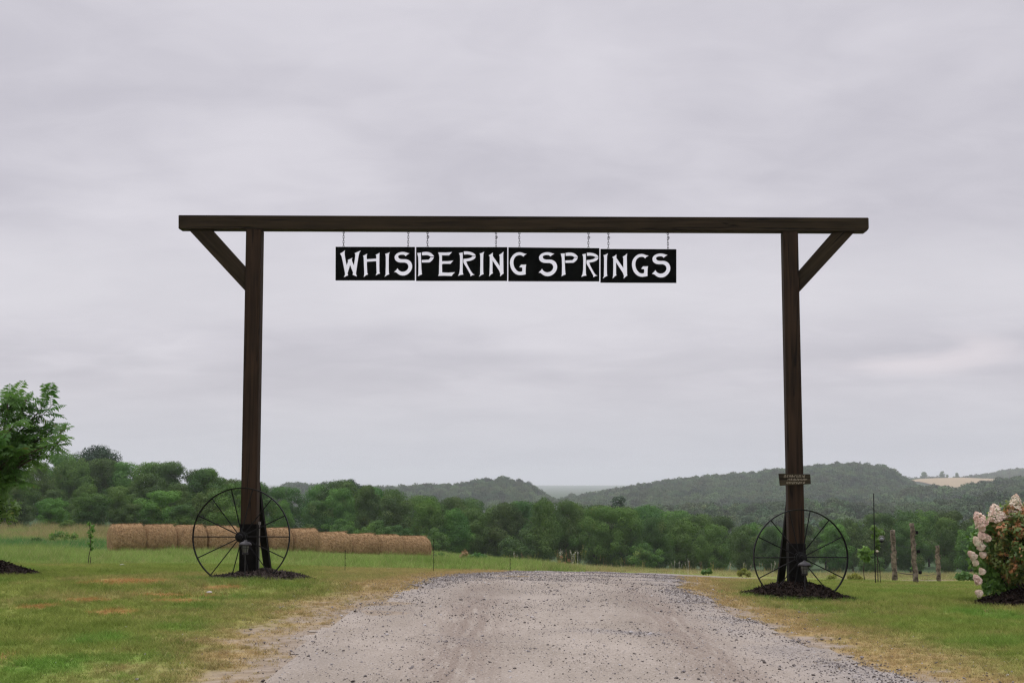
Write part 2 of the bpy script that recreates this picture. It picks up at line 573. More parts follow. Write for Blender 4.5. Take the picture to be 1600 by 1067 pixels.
# ------------------------------------------------------------------ terrain
PX = np.array([-400, 0, 200, 400, 600, 800, 1000, 1100, 1200, 1400, 1600, 2000], float)
TAB = [
    (8.5,  [1066.5] * 12),
    (12,   [972, 972, 972, 973, 973, 974, 975, 979, 987, 993, 994, 994]),
    (17,   [900, 901, 902, 905, 907, 907.5, 911, 920, 934, 938, 938, 937]),
    (22,   [886, 887, 888, 890, 893, 895, 897, 903, 915, 920, 920, 920]),
    (30,   [877, 879, 879.5, 880, 883, 889.5, 896, 902, 908, 911, 911, 911]),
    (45,   [868, 870, 871, 872, 877, 886, 895, 899, 904.5, 907.5, 906, 906]),
    (63,   [860, 862, 866, 867, 871, 884.5, 894, 896, 899, 906, 906, 906]),
    (90,   [846, 848, 850, 855, 866, 885, 896, 900, 902, 908, 908, 908]),
    (130,  [828, 832, 835, 845, 860, 885, 897, 900, 903, 905, 903, 900]),
    (200,  [805, 810, 815, 835, 858, 882, 893, 895, 895, 892, 888, 884]),
    (300,  [790, 790, 800, 825, 850, 865, 870, 870, 870, 865, 860, 858]),
    (600,  [842] * 12), (1000, [814] * 12), (4000, [768] * 12), (9000, [757.6] * 12)]
TD = np.log(np.array([r[0] for r in TAB]))
TR = np.array([r[1] for r in TAB], float)


def _row(px, ld):
    px = np.clip(px, PX[0], PX[-1])
    ld = np.clip(ld, TD[0], TD[-1])
    i = np.clip(np.searchsorted(PX, px) - 1, 0, len(PX) - 2)
    j = np.clip(np.searchsorted(TD, ld) - 1, 0, len(TD) - 2)
    fx = (px - PX[i]) / (PX[i + 1] - PX[i])
    # interpolate in 1/D, where a plane is a straight line
    q0, q1, q = np.exp(-TD[j]), np.exp(-TD[j + 1]), np.exp(-ld)
    fy = (q - q0) / (q1 - q0)
    return (TR[j, i] * (1 - fx) + TR[j, i + 1] * fx) * (1 - fy) + (TR[j + 1, i] * (1 - fx) + TR[j + 1, i + 1] * fx) * fy


def gz(x, y):
    """ground height"""
    x = np.asarray(x, float)
    y = np.asarray(y, float)
    s = 0
    W = 0
    for k, wk in ((-0.10, 1), (-0.05, 2), (0, 3), (0.05, 2), (0.10, 1)):
        for sx, wx in ((-60, 1), (0, 2), (60, 1)):
            D = np.maximum(y * (1 + k), 8.5)
            s = s + wk * wx * zrow(_row(x / np.maximum(y, 5.0) * F + 800 + sx, np.log(D)), D)
            W += wk * wx
    z = s / W
    z = z + (fbm(x, y, 0.5, 3) - 0.5) * 0.05 * sstep(y, 6, 12)
    z = z + (fbm(x, y, 0.05, 2) - 0.5) * 0.6 * sstep(y, 40, 120)
    return z


def G(x, y):
    return float(gz(np.array([x]), np.array([y]))[0])


def row_to_ground(px, row):
    """walk along the ray until it meets the ground"""
    d = ray(px, row)
    lo = 6.0
    D = lo
    while D < 400:
        p = P(px, row, D)
        if p.z <= G(p.x, D):
            return (p.x, D)
        D *= 1.004
    p = P(px, row, 60)
    return (p.x, 60)


# road
RC = np.array([(0.46, 2), (0.45, 8.5), (0.35, 12.5), (0.52, 17), (0.90, 21), (1.9, 26), (4.4, 33), (9, 42), (16, 54), (25, 78), (34, 105)], float)
RHW = np.array([1.95, 1.86, 1.80, 1.50, 1.50, 1.5, 1.2, 0.9, 0.8, 0.8, 0.8])
# dense resampling
_rs = []
for a in range(len(RC) - 1):
    for k in range(24):
        f = k / 24
        p0, p1, p2, p3 = RC[max(a - 1, 0)], RC[a], RC[a + 1], RC[min(a + 2, len(RC) - 1)]
        p = 0.5 * ((2 * p1) + (-p0 + p2) * f + (2 * p0 - 5 * p1 + 4 * p2 - p3) * f * f + (-p0 + 3 * p1 - 3 * p2 + p3) * f ** 3)
        _rs.append((p[0], p[1], RHW[a] * (1 - f) + RHW[a + 1] * f))
RS = np.array(_rs)


def road_d(x, y):
    """signed distance beyond the road's edge (negative inside) and lateral offset"""
    x = np.asarray(x, float)
    y = np.asarray(y, float)
    sh = x.shape
    xf, yf = x.ravel(), y.ravel()
    out = np.empty(len(xf))
    for i in range(0, len(xf), 20000):
        d = np.hypot(xf[i:i + 20000, None] - RS[None, :, 0], yf[i:i + 20000, None] - RS[None, :, 1])
        k = d.argmin(1)
        out[i:i + 20000] = d[np.arange(len(k)), k] - RS[k, 2]
    return out.reshape(sh)


def edge_noise(x, y):
    return (fbm(x, y, 1.3, 3) - 0.5) * 0.42 + (vn(x, y, 7.0) - 0.5) * 0.12


ORANGE = []
for px, py, rx, ry in ((200, 908, 70, 5), (345, 918, 40, 4), (140, 938, 55, 5), (280, 939, 60, 4), (250, 930, 60, 3), (170, 957, 55, 8),
                       (60, 949, 45, 6), (5, 1027, 14, 10), (330, 931, 40, 3), (130, 912, 30, 4)):
    gx, gy = row_to_ground(px, py)
    gx2, gy2 = row_to_ground(px, py - ry)
    ORANGE.append((gx, gy, rx / F * gy, max(abs(gy2 - gy), 0.15)))
GREEN = []
for px, py, rx, ry in ((360, 912, 60, 6), (80, 1040, 110, 25), (350, 935, 50, 6), (560, 902, 60, 6), (150, 1000, 80, 12), (1540, 960, 60, 12)):
    gx, gy = row_to_ground(px, py)
    gx2, gy2 = row_to_ground(px, py - ry)
    GREEN.append((gx, gy, rx / F * gy, max(abs(gy2 - gy), 0.2)))


def blobs(L, x, y):
    s = np.zeros(np.shape(x))
    for cx, cy, rx, ry in L:
        s = np.maximum(s, np.exp(-(((x - cx) / rx) ** 2 + ((y - cy) / ry) ** 2) * 1.2))
    return s


def cover(x, y):
    """lush, dry, orange, bare, field values of the ground"""
    d = road_d(x, y) + edge_noise(x, y)
    left = np.asarray(x) < 0.3
    wl = np.where(left, 0.95, 1.0)
    n = fbm(x, y, 2.2, 3)
    n2 = fbm(np.asarray(x) + 40, y, 0.55, 3)
    dry = sstep(d + (n - 0.5) * 0.9, wl * 1.5, wl * 0.2)
    dry = np.maximum(dry * 0.95, sstep(n2 + (n - .5) * .5, 0.52, 0.75) * 0.38)
    # thin yellow turf beyond the left post
    px = x / y * F + 800
    dry = np.maximum(dry, 0.55 * sstep(px, 450, 560) * sstep(y, 13, 16) * sstep(y, 30, 24) * (px < 900))
    orange = blobs(ORANGE, x, y)
    orange = sstep(orange * 0.75 + fbm(x, y, 1.7, 3) * 0.6, 0.58, 0.84) * (np.asarray(x) < -1)
    lush = np.maximum(sstep(blobs(GREEN, x, y) + (n - .5) * .6, 0.25, 0.8), sstep(fbm(x, np.asarray(y) + 70, 0.9, 3), 0.55, 0.75) * 0.6)
    lush = lush * (1 - dry * 0.6)
    bare = sstep(d + (fbm(x, y, 3.5, 3) - 0.5) * 1.3, np.where(left, 0.86, 0.34), 0.0)
    bare = bare * (1 - 0.75 * sstep(y, 13, 16) * left)
    field = sstep(y, 24, 27) * sstep(px, 980, 900)
    field = np.maximum(field, sstep(y, 50, 60))
    return lush, dry, orange, bare, field


def grid_mesh(name, xs, ys, zf):
    Xg, Yg = np.meshgrid(xs, ys)
    Zg = zf(Xg, Yg)
    nx, ny = len(xs), len(ys)
    V = np.stack([Xg, Yg, Zg], -1).reshape(-1, 3)
    i = np.arange(nx - 1)[None, :] + np.arange(ny - 1)[:, None] * nx
    Fc = np.stack([i, i + 1, i + nx + 1, i + nx], -1).reshape(-1, 4)
    return V, Fc


# ground: one fan shaped sheet, fine near the camera and reaching the horizon
ds = np.concatenate([np.linspace(-30, 4.9, 12), np.linspace(5, 30, 190), np.geomspace(30.3, 300, 130), np.geomspace(310, 8800, 54)])
ts = np.concatenate([-np.geomspace(3.0, 0.55, 14), np.linspace(-0.5, 0.5, 240), np.geomspace(0.55, 3.0, 14)])
Tg, Dg = np.meshgrid(ts, ds)
Yg = Dg
Xg = Tg * (np.maximum(Dg, 6) + 2)
Zg = gz(Xg, np.maximum(Yg, 5.0))
nx, ny = len(ts), len(ds)
V = np.stack([Xg, Yg, Zg], -1).reshape(-1, 3)
ii = np.arange(nx - 1)[None, :] + np.arange(ny - 1)[:, None] * nx
Fc = np.stack([ii, ii + 1, ii + nx + 1, ii + nx], -1).reshape(-1, 4)
me = mesh_np('ground', V, Fc)
cv_ = cover(Xg.ravel(), np.maximum(Yg.ravel(), 5))
for nm, vals in zip(('lush', 'dry', 'orange', 'bare', 'field'), cv_):
    attr(me, nm, vals)
ground = link('ground', me, M_SOIL, smooth=True)
tag(ground, 'grassy hilltop ground falling away behind the gate', 'ground', kind='structure')

# road sheet
xs = np.arange(-3.2, 5.0, 0.07)
ys = np.concatenate([np.arange(3.0, 26, 0.09)])
V, Fc = grid_mesh('r', xs, ys, lambda x, y: gz(x, np.maximum(y, 5)) + 0.006)
xs2 = np.arange(-2.0, 46, 0.22)
ys2 = np.arange(26 - 0.01, 68, 0.22)
V2, F2 = grid_mesh('r', xs2, ys2, lambda x, y: gz(x, np.maximum(y, 5)) + 0.012)
Vr = np.concatenate([V, V2])
Fr = np.concatenate([Fc, F2 + len(V)])
cen = Vr[Fr].mean(1)
rd = road_d(cen[:, 0], cen[:, 1]) + edge_noise(cen[:, 0], cen[:, 1])
Fr = Fr[(rd < 0.02) & ~((cen[:, 0] / cen[:, 1] > 0.175) & (cen[:, 1] > 28))]
used = np.unique(Fr)
remap = np.full(len(Vr), -1)
remap[used] = np.arange(len(used))
Vr = Vr[used]
Fr = remap[Fr]
x_, y_ = Vr[:, 0], Vr[:, 1]
Vr[:, 2] += (fbm(x_, y_, 0.9, 3) - 0.5) * 0.02
me = mesh_np('gravel_road', Vr, Fr)


def loose_f(x, y):
    rd = road_d(x, y) + edge_noise(x, y) * 0.6
    px = x / y * F + 800
    e = sstep(rd, -0.75, -0.15) * np.where(x > 0.4, 1.0, sstep(y, 13, 17) * 0.7 + 0.25)
    n = fbm(x, y, 1.1, 3)
    e = np.maximum(e * sstep(n, 0.25, 0.6) * 0.75, sstep(y, 15.0, 19) * sstep(n, 0.35, 0.6) * 0.4)
    e = np.maximum(e, sstep(y, 20, 25) * 0.85)
    # crosswise ridges of loose stones
    for cx, cy, rx, ry in RIDGE:
        e = np.maximum(e, np.exp(-(((x - cx) / rx) ** 2 + ((y - cy - 0.12 * np.sin(x * 3)) / ry) ** 2)) * sstep(n, 0.3, 0.5))
    return np.clip(e, 0, 1)


RIDGE = []
for px, py, rx, ry in ((700, 998, 90, 7), (640, 990, 60, 5), (1010, 991, 110, 2.5)):
    gx, gy = row_to_ground(px, py)
    gx2, gy2 = row_to_ground(px, py - ry)
    RIDGE.append((gx, gy, rx / F * gy, max(abs(gy2 - gy), 0.06)))
attr(me, 'loose', loose_f(x_, y_))
tr = np.exp(-((x_ + 0.35) / 0.28) ** 2) + np.exp(-((x_ - 1.35) / 0.25) ** 2)
attr(me, 'track', np.clip(tr, 0, 1) * sstep(y_, 22, 12))
road = link('gravel_road', me, M_ROAD, smooth=True)
tag(road, 'pale packed gravel road curving right behind the gate', 'road', kind='structure')


# ------------------------------------------------------------------ scatter
def proto(name, me, mat):
    me.materials.clear()
    me.materials.append(mat)
    return bpy.data.objects.new(name, me)


def scatter(name, pts, rot, scl, idx, protos, attrs, label, cat, kind='stuff'):
    me = bpy.data.meshes.new(name)
    me.vertices.add(len(pts))
    me.vertices.foreach_set('co', np.asarray(pts, np.float32).ravel())
    attr(me, 'rot', rot, 'FLOAT_VECTOR')
    attr(me, 'scl', scl, 'FLOAT_VECTOR')
    attr(me, 'idx', idx, 'INT')
    for k, v in attrs.items():
        attr(me, k, v)
    o = bpy.data.objects.new(name, me)
    COL.objects.link(o)
    ng = bpy.data.node_groups.new(name + '_nodes', 'GeometryNodeTree')
    ng.interface.new_socket('Geometry', in_out='INPUT', socket_type='NodeSocketGeometry')
    ng.interface.new_socket('Geometry', in_out='OUTPUT', socket_type='NodeSocketGeometry')
    t = NT(ng)
    gi = t.add('NodeGroupInput')
    go = t.add('NodeGroupOutput')
    gti = t.add('GeometryNodeGeometryToInstance')
    for p in reversed(protos):
        oi = t.add('GeometryNodeObjectInfo', {'Object': p})
        oi.inputs['As Instance'].default_value = True
        ng.links.new(oi.outputs['Geometry'], gti.inputs[0])
    iop = t.add('GeometryNodeInstanceOnPoints')
    ng.links.new(gi.outputs[0], iop.inputs['Points'])
    ng.links.new(gti.outputs[0], iop.inputs['Instance'])
    iop.inputs['Pick Instance'].default_value = True

    def na(nm, typ):
        nd = t.add('GeometryNodeInputNamedAttribute', data_type=typ)
        nd.inputs['Name'].default_value = nm
        return nd.outputs['Attribute']
    ng.links.new(na('idx', 'INT'), iop.inputs['Instance Index'])
    e2r = t.add('FunctionNodeEulerToRotation')
    ng.links.new(na('rot', 'FLOAT_VECTOR'), e2r.inputs[0])
    ng.links.new(e2r.outputs[0], iop.inputs['Rotation'])
    ng.links.new(na('scl', 'FLOAT_VECTOR'), iop.inputs['Scale'])
    ng.links.new(iop.outputs[0], go.inputs[0])
    md = o.modifiers.new('scatter', 'NODES')
    md.node_group = ng
    return tag(o, label, cat, kind=kind)


def tuft(name, n, hgt, wid, spread, mat, lean=0.5, seg=2, seed=0):
    rs = np.random.RandomState(seed)
    Q = []
    for i in range(n):
        a = rs.rand() * 2 * PI
        r = spread * math.sqrt(rs.rand())
        b = np.array([r * math.cos(a), r * math.sin(a), -0.01 * hgt / 0.05])
        h = hgt * (0.55 + 0.6 * rs.rand())
        a2 = rs.rand() * 2 * PI
        ln = lean * (0.3 + rs.rand()) * h
        dv = np.array([math.cos(a2), math.sin(a2), 0])
        sd = np.array([-math.sin(a2), math.cos(a2), 0]) * wid * 0.5
        a3 = rs.rand() * PI
        sd = np.array([math.cos(a3), math.sin(a3), 0]) * wid * 0.5
        p0 = b
        p1 = b + np.array([0, 0, h * 0.55]) + dv * ln * 0.3
        p2 = b + np.array([0, 0, h]) + dv * ln
        Q.append([p0 - sd, p0 + sd, p1 + sd * .8, p1 - sd * .8])
        Q.append([p1 - sd * .8, p1 + sd * .8, p2 + sd * .15, p2 - sd * .15])
    me = quads_mesh(name, Q)
    bm = bmesh.new()
    bm.from_mesh(me)
    bmesh.ops.remove_doubles(bm, verts=bm.verts, dist=1e-6)
    bm.to_mesh(me)
    bm.free()
    return proto(name, me, mat)


# mulch beds are kept clear of lawn tufts
MULCH = []      # (x, y, r)
DL = 17.05      # depth of the gate's middle
TH = 0.030


def gate_point(px, py, off=0.0):
    """intersection of the pixel's ray with the gate's plane moved back by off"""
    n = Vector((math.sin(TH), math.cos(TH), 0))
    d = ray(px, py)
    o = Vector((0, 0, EYE))
    k = (n.dot(Vector((0, DL, 0))) + off) / n.dot(d)
    return o + d * k


LP = gate_point(387, 880, 0.1)
RP = gate_point(1247, 900, 0.1)
MULCH.append((LP.x + 0.2, LP.y + 0.05, 0.62))
MULCH.append((RP.x - 0.02, RP.y - 0.05, 0.60))


def samples(n_per_m2, x0, x1, y0, y1, hw=0.40):
    n = int((x1 - x0) * (y1 - y0) * n_per_m2)
    x = R.uniform(x0, x1, n)
    y = R.uniform(y0, y1, n)
    k = np.abs(x) < hw * (y + 2) + 0.6
    return x[k], y[k]


def lawn(name, dens, y0, y1, sc, label):
    x, y = samples(dens, -14, 14, y0, y1)
    d = road_d(x, y) + edge_noise(x, y)
    lush, dry, orange, bare, field = cover(x, y)
    keep = (d > 0.05) & (R.rand(len(x)) > bare * 0.80) & (field < 0.6)
    keep |= (d > -0.25) & (d < 0.3) & (R.rand(len(x)) < 0.05) & (vn(x, y, 3.0) > 0.6)
    for mx, my, mr in MULCH:
        keep &= ((x - mx) ** 2 + ((y - my) * 1.0) ** 2) > (mr * (0.82 + 0.3 * vn(x, y, 4))) ** 2
    x, y = x[keep], y[keep]
    lush, dry, orange, bare, field = [a[keep] for a in (lush, dry, orange, bare, field)]
    n = len(x)
    z = gz(x, y)
    s = sc * (0.7 + 0.6 * R.rand(n)) * (0.75 + 0.5 * vn(x, y, 1.2)) * (1 - 0.45 * np.clip(dry + orange, 0, 1)) * (1 - 0.3 * bare)
    s3 = np.stack([s * 0.8 + 0.25 * sc, s * 0.8 + 0.25 * sc, s], 1)
    rot = np.zeros((n, 3))
    rot[:, 2] = R.rand(n) * 2 * PI
    jd = np.clip(dry + (R.rand(n) - .5) * .5 * (dry > 0.08), 0, 1)
    scatter(name, np.stack([x, y, z], 1), rot, s3, R.randint(0, 4, n), LAWN_P,
            {'lush': lush, 'dry': jd, 'orange': orange, 'rnd': R.rand(n)}, label, 'grass')


LAWN_P = [tuft('lawn_tuft', 17, 0.047, 0.0042, 0.045, M_BLADE, 0.9, seed=i) for i in range(4)]
lawn('lawn_grass', 330, 7.0, 14.5, 1.0, 'short mown grass beside the gravel road in the foreground')
lawn('lawn_grass_behind', 190, 14.5, 31, 1.25, 'short mown grass round the gate posts and behind them')

# taller rough grass of the field, left of and behind the road
FIELD_P = [tuft('field_tuft', 26, 0.30, 0.010, 0.16, M_FIELD, 0.6, seed=20 + i) for i in range(4)]


def field_grass(name, dens, y0, y1, xl, xr, hs, label, hw=0.42):
    n = int((xr - xl) * (y1 - y0) * dens)
    y = R.uniform(y0, y1, n)
    x = R.uniform(xl, xr, n)
    k = (np.abs(x) < hw * (y + 3))
    x, y = x[k], y[k]
    lush, dry, orange, bare, field = cover(x, y)
    px = x / y * F + 800
    d = road_d(x, y)
    k = (R.rand(len(x)) < field) & (d > 0.4)
    x, y, px, d = x[k], y[k], px[k], d[k]
    n = len(x)
    nn = fbm(x, y, 0.25, 3)
    tan_ = sstep(y + (nn - .5) * 20, 82, 95) * sstep(px, 320, 180) * (0.75 * sstep(fbm(x + 9, y, 0.30, 3), 0.44, 0.53))
    green = sstep(y + (nn - .5) * 10, 62, 70) * sstep(y, 92, 84) * sstep(px + (nn - .5) * 60, 260, 150)
    verge = sstep(px, 820, 950) * 0.65
    dry = np.clip(np.maximum(tan_, verge) + (R.rand(n) - .5) * 0.9 + 0.05 * nn, 0, 1)
    h = hs * (0.6 + 0.9 * nn) * (1 + 1.2 * tan_ + 0.4 * green)
    h = h * np.where((y < 31), 0.45 + 0.55 * sstep(y, 25, 31), 1.0)
    h = h * (1 - 0.55 * sstep(px, 780, 950) * (y < 60))
    h = h * (1 - 0.55 * sstep(y, 46, 54) * sstep(y, 78, 70) * sstep(px, 120, 180))
    h = h * (0.45 + 1.1 * fbm(x, y + 30, 0.9, 2))
    h *= (0.7 + 0.6 * R.rand(n))
    wf = np.clip(y / 45, 0.8, 2.2)
    s3 = np.stack([wf, wf, h], 1)
    rot = np.zeros((n, 3))
    rot[:, 2] = R.rand(n) * 2 * PI
    scatter(name, np.stack([x, y, gz(x, y)], 1), rot, s3, R.randint(0, 4, n), FIELD_P,
            {'lush': green * (1 - tan_), 'dry': dry, 'rnd': R.rand(n)}, label, 'grass')


field_grass('field_grass', 22, 24.5, 45, -20, 20, 0.75, 'taller light green rough grass in front of the hay bales')
field_grass('meadow_grass', 7, 45, 80, -34, 30, 0.95, 'rough meadow grass around the row of hay bales')
field_grass('tall_dry_grass', 4.5, 80, 135, -58, 55, 1.2, 'tall tan and green grass at the edge of the wood')

# loose stones
STONES = []
for i, (mt, sd) in enumerate(((M_STONE, 1), (M_STONE, 2), (M_STONE2, 3), (M_STONE2, 4), (M_STONE3, 5))):
    rs = np.random.RandomState(sd)
    bm = bmesh.new()
    bmesh.ops.create_icosphere(bm, subdivisions=1, radius=1.0)
    for v in bm.verts:
        v.co = Vector((v.co.x * 1.2, v.co.y * 0.9, v.co.z * 0.65)) * (0.75 + 0.5 * rs.rand())
    me = bpy.data.meshes.new('stone')
    bm.to_mesh(me)
    bm.free()
    STONES.append(proto('stone', me, mt))
x, y = samples(1500, -4.0, 6.5, 6.5, 26)
rd = road_d(x, y) + edge_noise(x, y) * .7
lo = loose_f(x, y)
n = fbm(x, y, 2.0, 3)
wt = np.where(rd < 0.1, 0.16 + 0.5 * lo + 0.14 * sstep(n, 0.45, 0.65), 0.16 * np.exp(-np.maximum(rd, 0) / 0.5))
k = R.rand(len(x)) < wt
x, y, lo, rd = x[k], y[k], lo[k], rd[k]
n = len(x)
s = 0.0026 + 0.0038 * R.rand(n) ** 2 + 0.011 * R.rand(n) ** 30 + 0.004 * lo * R.rand(n)
sz = np.stack([s, s, s * (0.6 + 0.5 * R.rand(n))], 1)
idx = np.where(R.rand(n) < 0.48, R.randint(0, 2, n), np.where(R.rand(n) < 0.80, R.randint(2, 4, n), 4))
scatter('gravel', np.stack([x, y, gz(x, y) + 0.008 + s * 0.2], 1), R.rand(n, 3) * np.array([.5, .5, 6.28]), sz, idx, STONES, {},
        'loose grey stones scattered over the gravel road', 'gravel')


# ------------------------------------------------------------------ gate
CT, ST = math.cos(TH), math.sin(TH)
GO = Vector((0, DL / CT, 0))                      # gate frame: u along the beam, w backwards, z up
GM = Matrix(((CT, ST, 0, 0), (-ST, CT, 0, DL / CT), (0, 0, 1, 0), (0, 0, 0, 1)))


def gu(px, py, off=0.0):
    p = gate_point(px, py, off)
    q = GM.inverted() @ p
    return q.x, q.z


gate = empty('timber_gateway', (0, DL / CT, 0), 'tall dark timber ranch gateway with a long crossbeam over the gravel road', 'gateway')
gate.rotation_euler = (0, 0, -TH)
GI = gate.matrix_world


def prism_uz(poly, w0, w1, mat, name, parent, bev=0.006, sub=0):
    bm = bmesh.new()
    f = [bm.verts.new((u, w0, z)) for u, z in poly]
    b = [bm.verts.new((u, w1, z)) for u, z in poly]
    n = len(poly)
    bm.faces.new(f)
    bm.faces.new(b[::-1])
    for i in range(n):
        bm.faces.new([f[i], b[i], b[(i + 1) % n], f[(i + 1) % n]])
    bmesh.ops.recalc_face_normals(bm, faces=bm.faces)
    if bev:
        bevel(bm, bev, 2)
    return from_bm(name, bm, mat, parent)


TW = 0.185
# beam
b0, b1 = gu(278.5, 336), gu(1357.5, 340)
b2, b3 = gu(1357.5, 361.5), gu(278.5, 357.5)
bl = (b1[0], b1[1])
prism_uz([b0, b1, (b1[0], b2[1] + 0.035), (b1[0] - 0.03, b2[1]), b3], 0, TW, M_WOOD_X, 'crossbeam', gate)


def beam_bottom(u):
    f = (u - b3[0]) / (b2[0] - b3[0])
    return b3[1] * (1 - f) + b2[1] * f


def post(pxl, pxr, py_top, py_bot, name='post'):
    uT0, uT1 = gu(pxl[0], py_top)[0], gu(pxr[0], py_top)[0]
    uB0, uB1 = gu(pxl[1], py_bot)[0], gu(pxr[1], py_bot)[0]
    zB = gu(pxl[1], py_bot)[1] - 0.25
    return prism_uz([(uT0, beam_bottom(uT0) - .001), (uT1, beam_bottom(uT1) - .001), (uB1, zB), (uB0, zB)], 0.002, TW - 0.002, M_WOOD_Z, name, gate), (uB0, uB1, zB)


pl, plB = post((384.0, 374.0), (407.8, 399.0), 360, 890)
pr, prB = post((1223.6, 1234.5), (1247.3, 1259.5), 366, 915)
# knee braces (outside the posts)
q = [gu(293, 358), gu(329, 358.5), gu(383.2, 417), gu(381.8, 453)]
prism_uz([(q[0][0], beam_bottom(q[0][0]) - .001), (q[1][0], beam_bottom(q[1][0]) - .001), (q[2][0] - .006, q[2][1]), (q[3][0] - .004, q[3][1])], 0.03, TW - 0.02, M_WOOD_BL, 'knee_brace', gate, 0.004)
q = [gu(1303, 365), gu(1336.5, 365), gu(1249.8, 455), gu(1248.6, 423)]
prism_uz([(q[0][0], beam_bottom(q[0][0]) - .001), (q[1][0], beam_bottom(q[1][0]) - .001), (q[2][0] + .004, q[2][1]), (q[3][0] + .003, q[3][1])], 0.03, TW - 0.02, M_WOOD_BR, 'knee_brace', gate, 0.004)
# black sleeves round the feet, with bolts
for (uu0, uu1, zb), ytop, pxx in ((plB, 818.5, 387), (prB, 848.7, 1246)):
    zt = gu(pxx, ytop)[1]
    bm = bmesh.new()
    bx(bm, uu0 - 0.006, uu1 + 0.006, -0.006, TW + 0.006, zb - 0.05, zt)
    bevel(bm, 0.003)
    for k in range(3):
        for uq in (uu0 + 0.04, uu1 - 0.04):
            m = Matrix.Translation((uq, -0.010, zt - 0.05 - 0.17 * k)) @ Matrix.Rotation(PI / 2, 4, 'X')
            lathe(bm, [(0.009, -0.004), (0.009, 0.004), (0.005, 0.007)], 8, m)
    from_bm('post_sleeve', bm, M_SLEEVE, gate)
# raking struts at the back
for (uu0, uu1, zb), ztop, ybot, pxb in ((plB, 0.0, 891, 1.38), (prB, 0.0, 918, 1.52)):
    um = (uu0 + uu1) / 2
    wb = pxb
    zt = zb + 0.25 + 1.28
    zg = G(*(GM @ Vector((um, wb, 0))).xy) - 0.1
    bm = bmesh.new()
    a, b = Vector((um, TW + 0.03, zt)), Vector((um, wb, zg))
    dn = (b - a).normalized()
    sd = Vector((1, 0, 0))
    nn = dn.cross(sd).normalized()
    vs = []
    for p in (a, b):
        for su in (-1, 1):
            for sn in (-1, 1):
                vs.append(bm.verts.new(p + sd * 0.042 * su + nn * 0.042 * sn))
    for f in ((0, 1, 3, 2), (4, 6, 7, 5), (0, 4, 5, 1), (2, 3, 7, 6), (0, 2, 6, 4), (1, 5, 7, 3)):
        bm.faces.new([vs[i] for i in f])
    bmesh.ops.recalc_face_normals(bm, faces=bm.faces)
    bevel(bm, 0.004)
    from_bm('rear_strut', bm, M_SLEEVE, gate)
# grey conduit up the side of the left foot
bm = bmesh.new()
tube(bm, [(plB[1] + 0.02, 0.10, plB[2]), (plB[1] + 0.02, 0.10, gu(400, 815)[1])], 0.007, 10)
bx(bm, plB[1] + 0.006, plB[1] + 0.03, 0.085, 0.115, gu(400, 818)[1] - 0.015, gu(400, 818)[1] + 0.02)
from_bm('conduit', bm, M_GREY, gate)


# ------------------------------------------------------------------ sign panels: letters are cut through black steel
def S_(scale, ox, oy, pts):
    return [(ox + x / scale, oy + y / scale) for x, y in pts]


